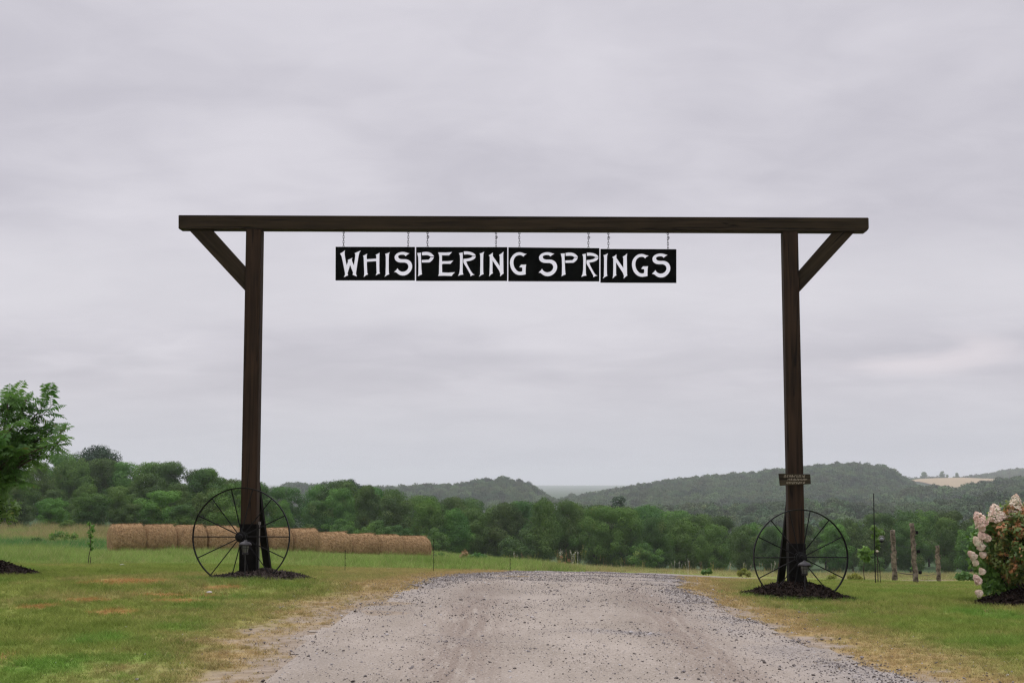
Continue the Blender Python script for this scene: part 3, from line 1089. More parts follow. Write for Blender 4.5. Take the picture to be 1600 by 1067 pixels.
K1, K2, K3, K4 = (11.43, 520, 380), (10.0, 640, 380), (10.32, 790, 380), (11.85, 930, 380)
GL = {
    'W': (K1, [[(128, 183), (165, 165), (217, 125), (209, 165), (213, 215), (228, 310), (246, 392), (272, 325), (265, 300), (310, 280), (350, 258), (338, 295), (345, 325), (375, 395), (392, 290), (402, 205), (388, 178), (440, 155), (502, 128), (476, 165), (462, 215), (440, 350), (412, 545), (430, 595), (350, 562), (362, 530), (308, 388), (262, 540), (274, 572), (195, 608), (218, 560), (212, 510), (180, 350), (155, 235)]]),
    'H': (K1, [[(538, 225), (570, 210), (615, 185), (605, 220), (606, 285), (775, 275), (775, 225), (762, 208), (800, 190), (835, 168), (832, 210), (830, 400), (832, 520), (843, 540), (800, 555), (765, 578), (782, 530), (778, 440), (774, 320), (608, 332), (608, 400), (615, 530), (628, 555), (590, 575), (550, 605), (560, 560), (560, 500), (555, 400), (550, 250)]]),
    'I': (K1, [[(932, 190), (970, 180), (1020, 158), (1003, 195), (998, 300), (998, 450), (1000, 530), (1010, 552), (960, 575), (920, 602), (942, 560), (942, 500), (945, 400), (945, 250), (942, 215)]]),
    'S': (K1, [[(1370, 180), (1340, 176), (1310, 165), (1275, 157), (1240, 155), (1205, 159), (1170, 170), (1140, 186), (1117, 210), (1103, 237), (1103, 262), (1110, 290), (1125, 311), (1147, 328), (1177, 340), (1210, 345), (1280, 345), (1308, 353), (1332, 370), (1346, 395), (1350, 418), (1346, 442), (1335, 465), (1315, 487), (1285, 503), (1250, 510), (1218, 505), (1190, 492), (1170, 473), (1155, 446), (1130, 480), (1093, 514), (1130, 520), (1150, 536), (1170, 552), (1205, 571), (1245, 578), (1285, 575), (1320, 562), (1352, 541), (1380, 512), (1400, 482), (1413, 448), (1418, 412), (1412, 375), (1397, 340), (1375, 315), (1345, 297), (1318, 288), (1290, 285), (1230, 285), (1203, 280), (1180, 268), (1168, 252), (1166, 235), (1176, 220), (1200, 209), (1230, 205), (1262, 206), (1282, 214), (1300, 232), (1330, 205)]]),
    'P': (K2, [[(117, 152), (180, 148), (176, 200), (180, 300), (184, 400), (190, 470), (195, 485), (160, 500), (130, 518), (136, 480), (138, 350), (134, 220)],
               [(192, 142), (220, 137), (250, 135), (285, 137), (312, 144), (336, 156), (356, 173), (378, 198), (380, 208), (328, 210), (312, 200), (295, 192), (270, 187), (195, 190)],
               [(328, 219), (380, 219), (372, 238), (356, 262), (335, 284), (310, 300), (190, 302), (188, 262), (290, 258), (305, 250)]]),
    'E': (K2, [[(445, 143), (560, 145), (665, 138), (640, 165), (615, 190), (505, 190), (505, 280), (600, 280), (685, 270), (660, 295), (640, 322), (520, 322), (505, 335), (508, 455), (600, 460), (712, 452), (680, 480), (658, 512), (540, 508), (445, 510), (458, 480), (460, 350), (465, 220), (458, 180)]]),
    'R': (K2, [[(770, 155), (828, 142), (830, 200), (828, 400), (830, 460), (840, 490), (800, 495), (755, 512), (775, 470), (785, 400), (788, 250), (785, 190)],
               [(845, 128), (885, 127), (920, 130), (955, 137), (985, 148), (1010, 163), (1027, 182), (1033, 197), (985, 198), (965, 187), (940, 180), (905, 175), (848, 178)],
               [(985, 207), (1033, 207), (1025, 230), (1005, 250), (975, 266), (935, 278), (885, 285), (900, 330), (960, 440), (990, 480), (1020, 490), (980, 500), (950, 518), (950, 490), (900, 400), (850, 320), (840, 298), (840, 245), (900, 240), (950, 228)]]),
    'N': (K2, [[(1235, 190), (1270, 170), (1300, 145), (1300, 200), (1408, 355), (1408, 210), (1398, 182), (1435, 160), (1468, 130), (1462, 180), (1466, 460), (1474, 468), (1440, 495), (1412, 520), (1418, 480), (1400, 430), (1295, 270), (1295, 455), (1305, 465), (1270, 490), (1240, 520), (1248, 480), (1252, 350), (1252, 210)]]),
    'G': (K3, [[(343, 172), (310, 168), (280, 158), (255, 148), (230, 145), (200, 147), (170, 155), (138, 175), (110, 202), (88, 235), (75, 270), (70, 310), (73, 350), (85, 398), (104, 438), (130, 470), (158, 493), (190, 508), (215, 514), (245, 515), (300, 508), (325, 500), (322, 470), (325, 380), (333, 343), (290, 346), (250, 345), (220, 385), (245, 390), (266, 392), (270, 420), (268, 452), (245, 460), (220, 460), (193, 450), (170, 430), (150, 402), (135, 370), (127, 335), (126, 300), (132, 265), (145, 235), (165, 213), (190, 199), (215, 193), (240, 193), (264, 200), (285, 218), (305, 195)]]),
}


def glyph(ch, box=None):
    (s, ox, oy), polys = GL[ch]
    out = [S_(s, ox, oy, p) for p in polys]
    if box:
        xs = [p[0] for q in out for p in q]
        ys = [p[1] for q in out for p in q]
        x0, x1, y0, y1 = min(xs), max(xs), min(ys), max(ys)
        out = [[(box[0] + (x - x0) / (x1 - x0) * (box[2] - box[0]), box[1] + (y - y0) / (y1 - y0) * (box[3] - box[1])) for x, y in q] for q in out]
    return out


def bb(K, x0, y0, x1, y1):
    s, ox, oy = K
    return (ox + x0 / s, oy + y0 / s, ox + x1 / s, oy + y1 / s)


PANELS = [
    ([(524.3, 385.6), (648.3, 385.9), (648.2, 438.3), (524.1, 438.2)], [glyph('W'), glyph('H'), glyph('I'), glyph('S')], [(537, 363), (638, 363.4)],
     'black steel sign panel cut with the letters WHIS, leftmost under the crossbeam'),
    ([(650.1, 386.0), (792.6, 386.2), (792.5, 439.0), (650.0, 439.0)], [glyph('P'), glyph('E'), glyph('R'), glyph('I', bb(K2, 1083, 132, 1168, 524)), glyph('N')], [(668, 363.5), (775, 364)],
     'black steel sign panel cut with the letters PERIN, second from the left'),
    ([(794.3, 386.4), (936.6, 387.7), (936.4, 439.8), (794.1, 439.5)], [glyph('G'), glyph('S', bb(K3, 530, 145, 832, 532)), glyph('P', bb(K3, 888, 150, 1165, 535)), glyph('R', bb(K3, 1220, 152, 1497, 550))], [(811.5, 364.2), (919.5, 364.8)],
     'black steel sign panel cut with the letters G SPR, third from the left'),
    ([(938.2, 388.9), (1056.9, 389.4), (1056.9, 442.1), (938.1, 441.7)], [glyph('I', bb(K4, 140, 188, 238, 655)), glyph('N', bb(K4, 315, 188, 600, 655)), glyph('G', bb(K4, 680, 198, 992, 622)), glyph('S', bb(K4, 1050, 190, 1393, 635))], [(950.5, 365), (1043.5, 365.4)],
     'black steel sign panel cut with the letters INGS, rightmost and hung a little lower'),
]


def cut_panel(name, outer, holes, th):
    cu_ = bpy.data.curves.new(name, 'CURVE')
    cu_.dimensions = '2D'
    cu_.fill_mode = 'BOTH'
    cu_.extrude = th
    for poly in [outer] + holes:
        sp = cu_.splines.new('POLY')
        sp.points.add(len(poly) - 1)
        for p, (a, b) in zip(sp.points, poly):
            p.co = (a, b, 0, 1)
        sp.use_cyclic_u = True
    tmp = bpy.data.objects.new(name, cu_)
    COL.objects.link(tmp)
    dg = bpy.context.evaluated_depsgraph_get()
    me = bpy.data.meshes.new_from_object(tmp.evaluated_get(dg))
    bpy.data.objects.remove(tmp)
    me.transform(Matrix.Rotation(PI / 2, 4, 'X'))
    return me


def link_ring(bm, c, half_len, half_w, wire, axis, seg=14):
    """one oval chain link, long axis z; axis 0 = lies in uz plane, 1 = in wz plane"""
    pts = []
    for k in range(seg):
        a = 2 * PI * k / seg
        s = math.copysign(1, math.sin(a)) * (half_len - half_w) if abs(math.sin(a)) > 1e-6 else 0
        x, z = half_w * math.cos(a), half_w * math.sin(a) + s
        pts.append(Vector(c) + (Vector((x, 0, z)) if axis == 0 else Vector((0, x, z))))
    tube(bm, pts, wire, 6, closed=True)


for pi_, (outer, letters, chains, lab) in enumerate(PANELS):
    off = TW / 2 + (0.0, 0.006, -0.004, 0.004)[pi_]
    O = [gu(a, b, off) for a, b in outer]
    cu0 = ((O[0][0] + O[1][0]) / 2, (O[0][1] + O[1][1]) / 2)
    ctr = GM @ Vector((cu0[0], off, cu0[1]))
    root = empty('sign_panel', ctr, lab, 'sign', 'black sign panels hanging from the crossbeam')
    root.rotation_euler = (0, 0, -TH)
    outer_l = [(a - cu0[0], b - cu0[1]) for a, b in O]
    holes = []
    for gly in letters:
        for poly in gly:
            h = [gu(a, b, off) for a, b in poly]
            holes.append([(a - cu0[0], b - cu0[1]) for a, b in h])
    me = cut_panel('panel', outer_l, holes, 0.0025)
    link('panel', me, M_STEEL, root)
    for cx, cy in chains:
        u, zt = gu(cx, cy, off)
        zt = beam_bottom(u) + 0.004
        zb = O[0][1] + (u - O[0][0]) / (O[1][0] - O[0][0]) * (O[1][1] - O[0][1]) - 0.012
        bm = bmesh.new()
        L = zt - zb
        # screw eye
        tube(bm, [(0, 0, 0.0), (0, 0, -0.018)], 0.003, 6)
        link_ring(bm, (0, 0, -0.029), 0.011, 0.011, 0.003, 0)
        nl = 6
        step = (L - 0.034) / nl
        for k in range(nl):
            link_ring(bm, (random.uniform(-.002, .002), 0, -0.036 - step * (k + 0.5)), step * 0.5 + 0.006, 0.0085, 0.0026, (k + 1) % 2)
        # loose tail of the chain where it was shortened
        if pi_ in (1, 3) or cx == 919.5:
            link_ring(bm, (0.010, 0, -0.075), 0.013, 0.008, 0.0028, 0)
        c = from_bm('chain', bm, M_CHAIN, root, (u - cu0[0], 0, zt - cu0[1]), True)

# small plank sign on the right post
bp_ = [(1216.6, 739.6), (1266.0, 740.6), (1267.2, 756.0), (1218.6, 758.6)]
sgn_c = gu(1242, 749)
root = empty('plank_sign', GM @ Vector((sgn_c[0], -0.014, sgn_c[1])), 'small weathered plank sign with three lines of faded pale lettering on the right gate post', 'sign')
root.rotation_euler = (0, 0, -TH)
O = [gu(a, b, -0.02) for a, b in bp_]
poly = [(a - sgn_c[0], b - sgn_c[1]) for a, b in O]
prism_uz(poly, -0.011, 0.0115, M_PLANK, 'board', root, 0.002)
# the lettering is too faint in the photo to read: short worn strokes in three lines
bm = bmesh.new()
rs = random.Random(5)
for line, (x0, x1, yy, amp) in enumerate(((1225, 1257, 743.9, 2.2), (1231, 1262, 748.9, 1.8), (1229, 1257, 754.0, 1.8))):
    x = x0
    while x < x1:
        wd = rs.uniform(0.9, 1.6)
        a = gu(x, yy + amp * rs.uniform(0.6, 1), -0.02)
        b = gu(x + rs.uniform(-.3, .8), yy - amp * rs.uniform(0.6, 1), -0.02)
        c = gu(x + wd, yy + amp * rs.uniform(-1, 1), -0.02)
        pts = [(a[0] - sgn_c[0], -0.0125, a[1] - sgn_c[1]), (b[0] - sgn_c[0], -0.0125, b[1] - sgn_c[1]), (c[0] - sgn_c[0], -0.0125, c[1] - sgn_c[1])]
        tube(bm, pts if rs.random() < 0.7 else pts[:2], 0.0021, 4)
        x += wd + rs.uniform(0.3, 1.2)
from_bm('lettering', bm, M_PALE, root)


# ------------------------------------------------------------------ wagon wheels
def wheel(px, py, r, off, rotz, spin, lab, tilt=0.0):
    c = gate_point(px, py, off)
    root = empty('wagon_wheel', c, lab, 'wheel', 'iron wagon wheels leaning on the gate posts')
    root.rotation_euler = (tilt, 0, -TH + rotz)
    bm = bmesh.new()
    seg = 72
    prof = [(r, -0.022), (r, 0.022), (r - 0.008, 0.022), (r - 0.014, 0.006), (r - 0.014, -0.006), (r - 0.008, -0.022)]
    rings = []
    for k in range(seg):
        a = 2 * PI * k / seg
        rings.append([bm.verts.new((q * math.cos(a), wv, q * math.sin(a))) for q, wv in prof])
    for k in range(seg):
        A, B = rings[k], rings[(k + 1) % seg]
        for j in range(len(prof)):
            bm.faces.new([A[j], A[(j + 1) % len(prof)], B[(j + 1) % len(prof)], B[j]])
    from_bm('rim', bm, M_IRON, root, smooth=False)
    bm = bmesh.new()
    m = Matrix.Rotation(PI / 2, 4, 'X')
    lathe(bm, [(0.020, -0.115), (0.032, -0.115), (0.034, -0.06), (0.062, -0.055), (0.062, -0.035), (0.045, -0.03), (0.045, 0.03), (0.062, 0.035), (0.062, 0.055), (0.034, 0.06), (0.032, 0.11), (0.022, 0.115)], 24, m)
    from_bm('hub', bm, M_IRON, root)
    for k in range(14):
        a = spin + 2 * PI * k / 14
        s = 0.045 if k % 2 else -0.045
        bm = bmesh.new()
        tube(bm, [(0.05 * math.cos(a), s, 0.05 * math.sin(a)), ((r - 0.01) * math.cos(a), 0.0, (r - 0.01) * math.sin(a))], 0.0065, 8)
        from_bm('spoke', bm, M_IRON, root)
    return root


wheel(377.0, 838.3, 0.582, -0.13, 0.0, PI, 'spoked black iron wheel leaning on the left gate post')
wheel(1251.0, 870.5, 0.560, -0.13, 0.07, PI, 'spoked black iron wheel leaning on the right gate post')


# ------------------------------------------------------------------ solar lanterns
def lantern(px, cap_y, off, ground_row, lab):
    c = gate_point(px, cap_y, off)
    gzv = G(c.x, c.y)
    top = c.z
    root = empty('garden_lantern', (c.x, c.y, gzv), lab, 'lantern', 'stake lanterns at the gate posts')
    h = top - gzv
    bm = bmesh.new()
    lathe(bm, [(0.078, h - 0.018), (0.074, h), (0.052, h + 0.020), (0.022, h + 0.030), (0.016, h + 0.042), (0.010, h + 0.046)], 20)
    from_bm('cap', bm, M_DARKCAP, root, smooth=True)
    bm = bmesh.new()
    for k in range(6):
        a = 2 * PI * k / 6
        tube(bm, [(0.050 * math.cos(a), 0.050 * math.sin(a), h - 0.018), (0.034 * math.cos(a), 0.034 * math.sin(a), h - 0.105)], 0.003, 6)
    for zz, rr_ in ((h - 0.05, 0.044), (h - 0.105, 0.034)):
        tube(bm, [(rr_ * math.cos(2 * PI * k / 16), rr_ * math.sin(2 * PI * k / 16), zz) for k in range(16)], 0.003, 6, closed=True)
    lathe(bm, [(0.030, h - 0.125), (0.036, h - 0.118), (0.036, h - 0.106), (0.03, h - 0.104)], 16)
    from_bm('cage', bm, M_DARKCAP, root)
    bm = bmesh.new()
    lathe(bm, [(0.028, h - 0.104), (0.040, h - 0.03), (0.040, h - 0.02)], 16)
    from_bm('lamp_glass', bm, M_FROST, root, smooth=True)
    bm = bmesh.new()
    tube(bm, [(0, 0, h - 0.12), (0, 0, -0.08)], 0.006, 8)
    from_bm('stake', bm, M_DARKCAP, root)


mF, tF, bF = mat_new('frosted_glass', 0.35, 0.5)
gl_n = tF.noise(tF.add('ShaderNodeTexCoord').outputs['Object'], 60, 3, 0.6)
tF.set(bF.inputs['Base Color'], tF.mix(gl_n, c4(0.16, 0.16, 0.165), c4(0.28, 0.28, 0.29)))
bF.inputs['Transmission Weight'].default_value = 0.3
M_FROST = mF
lantern(383.5, 849.5, -0.32, 890, 'small caged stake lantern in front of the left gate post')
lantern(1257.0, 881.5, -0.34, 920, 'small caged stake lantern in front of the right gate post')


# ------------------------------------------------------------------ mulch beds
def mulch(x, y, rx, ry, h, mat, lab, n=2600, seed=1, green=0):
    rs = np.random.RandomState(seed)
    u = rs.rand(n) * 2 * PI
    r = np.sqrt(rs.rand(n))
    lx, ly = rx * r * np.cos(u), ry * r * np.sin(u)
    rad = np.hypot(lx / rx, ly / ry)

    def hf(lx, ly):
        rad = np.hypot(lx / rx, ly / ry) * (1 + 0.35 * (fbm(lx + x, ly + y, 2.5, 2) - .5))
        return h * np.clip(1 - rad ** 1.6, -0.1, 1) + 0.02 * (fbm(lx, ly, 9, 2) - .5) * (rad < 1)
    # heap body
    gx = np.linspace(-rx * 1.15, rx * 1.15, 44)
    gy = np.linspace(-ry * 1.15, ry * 1.15, 44)
    V, Fc = grid_mesh('m', gx, gy, lambda a, b: hf(a, b) + gz(a + x, b + y))
    V[:, 2] -= 0.012
    Q = []
    z = hf(lx, ly) + gz(lx + x, ly + y) + 0.004
    k = hf(lx, ly) > -0.02
    C = np.stack([lx, ly, z], 1)[k]
    N = unit(rs.normal(size=(len(C), 3)) * 0.8 + np.array([0, 0, 0.8]))
    q = leaf_quads(C, N, 0.025 + 0.05 * rs.rand(len(C)), 0.4, rs)
    V4 = np.concatenate([V, q.reshape(-1, 3)])
    F4 = np.concatenate([Fc, np.arange(len(q) * 4).reshape(-1, 4) + len(V)])
    z0 = G(x, y)
    V4[:, 2] -= z0
    me = mesh_np('mulch_bed', V4, F4)
    o = link('mulch_bed', me, mat, loc=(x, y, z0))
    return tag(o, lab, 'mulch', kind='stuff')


mulch(LP.x + 0.16, LP.y + 0.06, 0.64, 0.52, 0.12, M_MULCH_L, 'low heap of grey brown bark mulch under the left wheel', 2600, 1)
mulch(RP.x - 0.02, RP.y - 0.05, 0.68, 0.60, 0.20, M_MULCH, 'dark mulch heap under the right wheel', 3000, 2)

# ------------------------------------------------------------------ hay bales
mH, tH, bH = mat_new('rolled_hay', 0.95, 0.05)
v = tH.add('ShaderNodeTexCoord').outputs['Object']
oi = tH.add('ShaderNodeObjectInfo').outputs['Random']
a = tH.noise(v, 9, 5, 0.7, 0.5)
mp = tH.add('ShaderNodeMapping', {'Vector': v, 'Scale': (22, 9, 9)})
sfib = tH.noise(mp.outputs[0], 1.0, 4, 0.65, 1.5)
colh = tH.mix(tH.ramp(a, 0.3, 0.7), c4(0.165, 0.102, 0.048), c4(0.41, 0.262, 0.130))
colh = tH.mix(tH.math('MULTIPLY', tH.ramp(sfib, 0.45, 0.7), 0.6), colh, c4(0.58, 0.43, 0.26))
colh = tH.mix(tH.math('MULTIPLY', oi, 0.3), colh, c4(0.30, 0.19, 0.10))
tH.set(bH.inputs['Base Color'], colh)
bpn = tH.add('ShaderNodeBump', {'Strength': 0.9, 'Distance': 0.05, 'Height': tH.math('ADD', a, sfib)})
tH.set(bH.inputs['Normal'], bpn.outputs[0])
M_HAY = mH


def bale_mesh(seed, Lh, Rr):
    rs = np.random.RandomState(seed)
    seg, nl = 56, 18
    V, Fc = [], []
    prof = [(-Lh, 0.0), (-Lh - .01, 0.4), (-Lh, 0.8), (-Lh + 0.035, 0.89), (-Lh + 0.09, 0.955)] + [(-Lh + 0.13 + (2 * Lh - 0.26) * k / nl, 1.0) for k in range(nl + 1)] + [(Lh - 0.09, 0.955), (Lh - 0.035, 0.89), (Lh, 0.8), (Lh + .01, 0.4), (Lh, 0.0)]
    for xa, rf in prof:
        for k in range(seg):
            a = 2 * PI * k / seg
            rr_ = Rr * rf * (1 + 0.035 * (vn(xa * 2 + seed * 9, a * 2, 1.5) - .5) + 0.03 * (rs.rand() - .5) * (rf > .9))
            zz = rr_ * math.sin(a)
            if zz < -Rr * 0.9:
                zz = -Rr * 0.9
            V.append((xa + 0.015 * (rs.rand() - .5), rr_ * math.cos(a), zz * 0.985))
    for i in range(len(prof) - 1):
        for k in range(seg):
            Fc.append((i * seg + k, i * seg + (k + 1) % seg, (i + 1) * seg + (k + 1) % seg, (i + 1) * seg + k))
    V = np.array(V)
    # protruding stalks
    n = 2600
    xa = rs.uniform(-Lh + .03, Lh - .03, n)
    a = rs.rand(n) * 2 * PI
    C = np.stack([xa, Rr * 0.99 * np.cos(a), Rr * 0.97 * np.sin(a)], 1)
    C = C[C[:, 2] > -Rr * .88]
    n = len(C)
    dr = unit(np.stack([rs.normal(size=n) * .5, C[:, 1] / Rr, C[:, 2] / Rr], 1) * 0.35 + unit(np.stack([rs.normal(size=n) * .6, -C[:, 2], C[:, 1]], 1)) * np.sign(rs.rand(n, 1) - .3))
    ln = rs.uniform(0.06, 0.16, (n, 1))
    sd = unit(np.cross(dr, np.array([1, 0.2, 0.1]))) * 0.006
    q = np.stack([C - sd, C + sd, C + dr * ln + sd * .4, C + dr * ln - sd * .4], 1)
    V4 = np.concatenate([V, q.reshape(-1, 3)])
    F4 = np.concatenate([np.array(Fc), np.arange(n * 4).reshape(-1, 4) + len(V)])
    return mesh_np('hay_bale', V4, F4)


BALE_ME = [bale_mesh(s_, 0.68, 0.71) for s_ in range(3)]
edges1 = [172, 225, 273, 320, 373, 413, 452, 496]
edges2 = [494, 540, 583, 621, 665]
ordn = ['first', 'second', 'third', 'fourth', 'fifth', 'sixth', 'seventh', 'eighth', 'ninth', 'tenth', 'eleventh']
bi = 0
for edges, d0, d1, t0, t1 in ((edges1, 62.5, 67.5, 817.5, 825.5), (edges2, 70.5, 76.5, 830.5, 837.5)):
    L = len(edges) - 1
    for k in range(L):
        f = (k + 0.5) / L
        pxm = (edges[k] + edges[k + 1]) / 2
        D = d0 + (d1 - d0) * f
        wpx = (edges[k + 1] - edges[k]) / F * D
        dpb = (d1 - d0) / L
        ln = math.hypot(wpx, dpb)
        ang = math.atan2(dpb, wpx)
        top = P(pxm, t0 + (t1 - t0) * f, D)
        o = bpy.data.objects.new('hay_bale', BALE_ME[bi % 3])
        if not BALE_ME[bi % 3].materials:
            BALE_ME[bi % 3].materials.append(M_HAY)
        COL.objects.link(o)
        o.location = (top.x, D, top.z - 0.70)
        o.rotation_euler = (random.choice((0, 0.3, -0.25, 0.6)) * 0, random.uniform(-.02, .02), ang + random.uniform(-.09, .09))
        o.scale = (ln / 1.55, 1 + random.uniform(-.04, .03), 1 + random.uniform(-.03, .025))
        if bi == 0:
            lb = 'round hay bale at the left end of the long row'
        elif bi == 10:
            lb = 'round hay bale at the right end of the long row'
        else:
            lb = 'round hay bale, %s from the left in the long row' % ordn[bi]
        tag(o, lb, 'hay bale', 'round hay bales lying end to end')
        bi += 1


# ------------------------------------------------------------------ trees
def crown_mesh(seed, kind='round', leaf=0.019, npuff=44, per=400):
    """crown of a tree of height 1: many leaf clumps around limb ends"""
    rs = np.random.RandomState(seed)
    Cs, Ns, Ss = [], [], []
    puffs = []
    lop = rs.normal(size=2) * 0.04
    if kind == 'pine':
        for k in range(11):
            zc = 0.30 + 0.66 * (k / 10)
            rr_ = 0.27 * (1 - (k / 10) ** 1.8) + 0.04
            m = max(2, int(7 * (1 - k / 12)))
            a0 = rs.rand() * 6.28
            for j in range(m):
                a = a0 + 6.28 * j / m + rs.normal() * .2
                rad = rr_ * rs.uniform(.55, 1.0)
                puffs.append((rad * math.cos(a), rad * math.sin(a), zc + rs.normal() * .015, rs.uniform(.06, .10), 0.45))
    elif kind == 'spruce':
        for k in range(12):
            zc = 0.10 + 0.86 * (k / 11)
            rr_ = 0.20 * (1 - k / 11.5)
            m = max(1, int(8 * (1 - k / 12)))
            a0 = rs.rand() * 6.28
            for j in range(m):
                a = a0 + 6.28 * j / m
                rad = rr_ * rs.uniform(.6, 1.0)
                puffs.append((rad * math.cos(a), rad * math.sin(a), zc - rad * .2, rs.uniform(.05, .075) + .02 * (1 - k / 12), 0.7))
    else:
        wz = {'round': (0.40, 0.30), 'tall': (0.30, 0.24), 'wide': (0.50, 0.36)}[kind]
        for k in range(npuff):
            v_ = rs.normal(size=3)
            v_ /= np.linalg.norm(v_)
            zc = 0.54 + v_[2] * 0.42
            wr = (wz[0] if v_[2] < 0.1 else wz[0] * (1 - 0.22 * v_[2])) * (0.88 + 0.28 * rs.rand())
            sc_ = rs.uniform(.55, 1.0)
            pr_ = rs.uniform(.08, .165)
            puffs.append((v_[0] * wr * sc_ + lop[0], v_[1] * wr * sc_ + lop[1], min(zc, 1.0 - pr_ * .75), pr_, 0.75))
        for k in range(12):     # inner mass
            v_ = rs.normal(size=3) * np.array([.11, .11, .14])
            puffs.append((v_[0], v_[1], 0.5 + v_[2], 0.15, 1.0))
    for cx, cy, cz, pr_, fl in puffs:
        m = int(per * (pr_ / 0.1) ** 2)
        d = unit(rs.normal(size=(m, 3)))
        rad = pr_ * (0.80 + 0.28 * rs.rand(m, 1)) * (1 + 0.16 * np.sin(d[:, :1] * 6 + cx * 40) * np.sin(d[:, 2:] * 5 + cy * 40))
        Cs.append(np.array([cx, cy, cz]) + d * rad * np.array([1, 1, fl]))
        Ns.append(unit(d * 1.0 + np.array([0, 0, .25]) + rs.normal(size=(m, 3)) * 0.32))
        Ss.append(leaf * (0.6 + 0.8 * rs.rand(m)))
    C, N, S = np.concatenate(Cs), np.concatenate(Ns), np.concatenate(Ss)
    k = C[:, 2] > 0.015
    return quads_mesh('crown', leaf_quads(C[k], N[k], S[k], 0.7, rs))


def trunk_mesh(seed, kind='round'):
    rs = np.random.RandomState(seed)
    bm = bmesh.new()
    top = 0.95 if kind in ('pine', 'spruce') else 0.62
    pts = [(rs.normal() * .006 * k, rs.normal() * .006 * k, -0.04 + (top + .04) * k / 6) for k in range(7)]
    tube(bm, pts, [0.022 * (1 - 0.13 * k) for k in range(7)], 7)
    for k in range(9):
        j = 2 + k % 4
        a = rs.rand() * 6.28
        b0_ = Vector(pts[j])
        L = rs.uniform(.16, .3) if kind != 'spruce' else .12
        e = b0_ + Vector((math.cos(a) * L, math.sin(a) * L, L * rs.uniform(.3, .9)))
        tube(bm, [b0_, (b0_ + e) / 2 + Vector((0, 0, .02)), e], [0.009, 0.006, 0.003], 5)
    me = bpy.data.meshes.new('trunk')
    bm.to_mesh(me)
    bm.free()
    me.materials.append(M_BARK)
    return me


KINDS = ['round', 'tall', 'wide', 'round', 'tall', 'wide', 'round']
TREES = [(k_, crown_mesh(100 + i, k_), trunk_mesh(200 + i, k_)) for i, k_ in enumerate(KINDS)]
PINES = [('pine', crown_mesh(300, 'pine', 0.024, per=400), trunk_mesh(301, 'pine')), ('spruce', crown_mesh(302, 'spruce', 0.020, per=450), trunk_mesh(303, 'spruce'))]
DOME = ('round', crown_mesh(305, 'round', 0.019, 60, 340), trunk_mesh(306))
DOME[1].materials.append(M_PINE)
SHRUBS = [('wide', crown_mesh(310 + i, 'wide', 0.030, 40, 180), trunk_mesh(320 + i)) for i in range(2)]
for k_, c_, t_ in TREES + SHRUBS:
    c_.materials.append(M_TREE)
for k_, c_, t_ in PINES:
    c_.materials.append(M_PINE)

TREE_LOG = []


def tree(px, top_row, D, which, wide=1.0, what='tree', row='front', rz=None):
    x = (px - 800) / F * D
    zb = G(x, D)
    if what == 'tree' and px > 400:
        top_row -= 6
    h = P(px, top_row, D).z - zb
    k_, cm, tm = which
    root = empty('pine_tree' if what == 'pine' else ('shrub' if what == 'shrub' else 'tree'), (x, D, zb))
    root.rotation_euler = (0, 0, random.uniform(0, 6.28) if rz is None else rz)
    c = bpy.data.objects.new('crown', cm)
    t = bpy.data.objects.new('trunk', tm)
    wv = wide
    for o in (c, t):
        COL.objects.link(o)
        o.parent = root
        o.scale = (h * wv, h * wv, h)
    TREE_LOG.append((px, D, row, what, k_, wide, h, root))


def interp(px, tab):
    return float(np.interp(px, [a for a, b in tab], [b for a, b in tab]))


SKY = [(-60, 740), (0, 738), (40, 730), (90, 716), (130, 716), (180, 717), (230, 717), (270, 723), (330, 733), (345, 745), (375, 748), (410, 750), (440, 764), (480, 760), (520, 757), (560, 758), (585, 764), (620, 770), (645, 774), (700, 783), (760, 787), (820, 784), (860, 788), (900, 792), (940, 789), (1020, 797), (1060, 803), (1100, 808), (1150, 818), (1180, 824), (1240, 826), (1300, 816), (1360, 806), (1440, 800), (1500, 806), (1600, 812), (1700, 815)]
FRONT = [(-60, 775), (60, 782), (130, 770), (200, 772), (240, 768), (300, 768), (350, 752), (400, 765), (440, 790), (500, 775), (560, 768), (640, 772), (700, 787), (760, 789), (820, 785), (900, 793), (1000, 800), (1080, 806), (1150, 820), (1180, 828), (1240, 832), (1300, 826), (1400, 815), (1500, 815), (1700, 820)]
rs = random.Random(3)
# far row on the skyline
px = -50
while px < 1680:
    D = 200 + rs.uniform(-10, 14)
    tree(px, interp(px, SKY) + rs.uniform(-3, 5), D, TREES[rs.randrange(7)], rs.uniform(0.75, 1.0), row='back')
    px += rs.uniform(33, 46)
# front row
px = 385
while px < 1680:
    D = 172 + rs.uniform(-10, 8)
    tree(px, interp(px, FRONT) + rs.uniform(-6, 14), D, TREES[rs.randrange(7)], rs.uniform(0.66, 1.0), row='front')
    px += rs.uniform(38, 60)
# left wood: middle and front rows stand nearer
px = -55
while px < 375:
    D = 165 + rs.uniform(-8, 8)
    tree(px, interp(px, FRONT) - 22 + rs.uniform(-10, 10), D, TREES[rs.randrange(7)], rs.uniform(0.85, 1.1), row='middle')
    px += rs.uniform(38, 55)
for px, tp, wd in ((-20, 760, 1.3), (28, 782, 1.2), (85, 776, 1.25), (150, 768, 1.25), (205, 786, 1.1), (248, 766, 1.35), (292, 788, 1.1), (335, 762, 1.15), (385, 752, 1.1)):
    tree(px, tp, 136 + rs.uniform(-6, 6), TREES[rs.randrange(7)], wd, row='front')
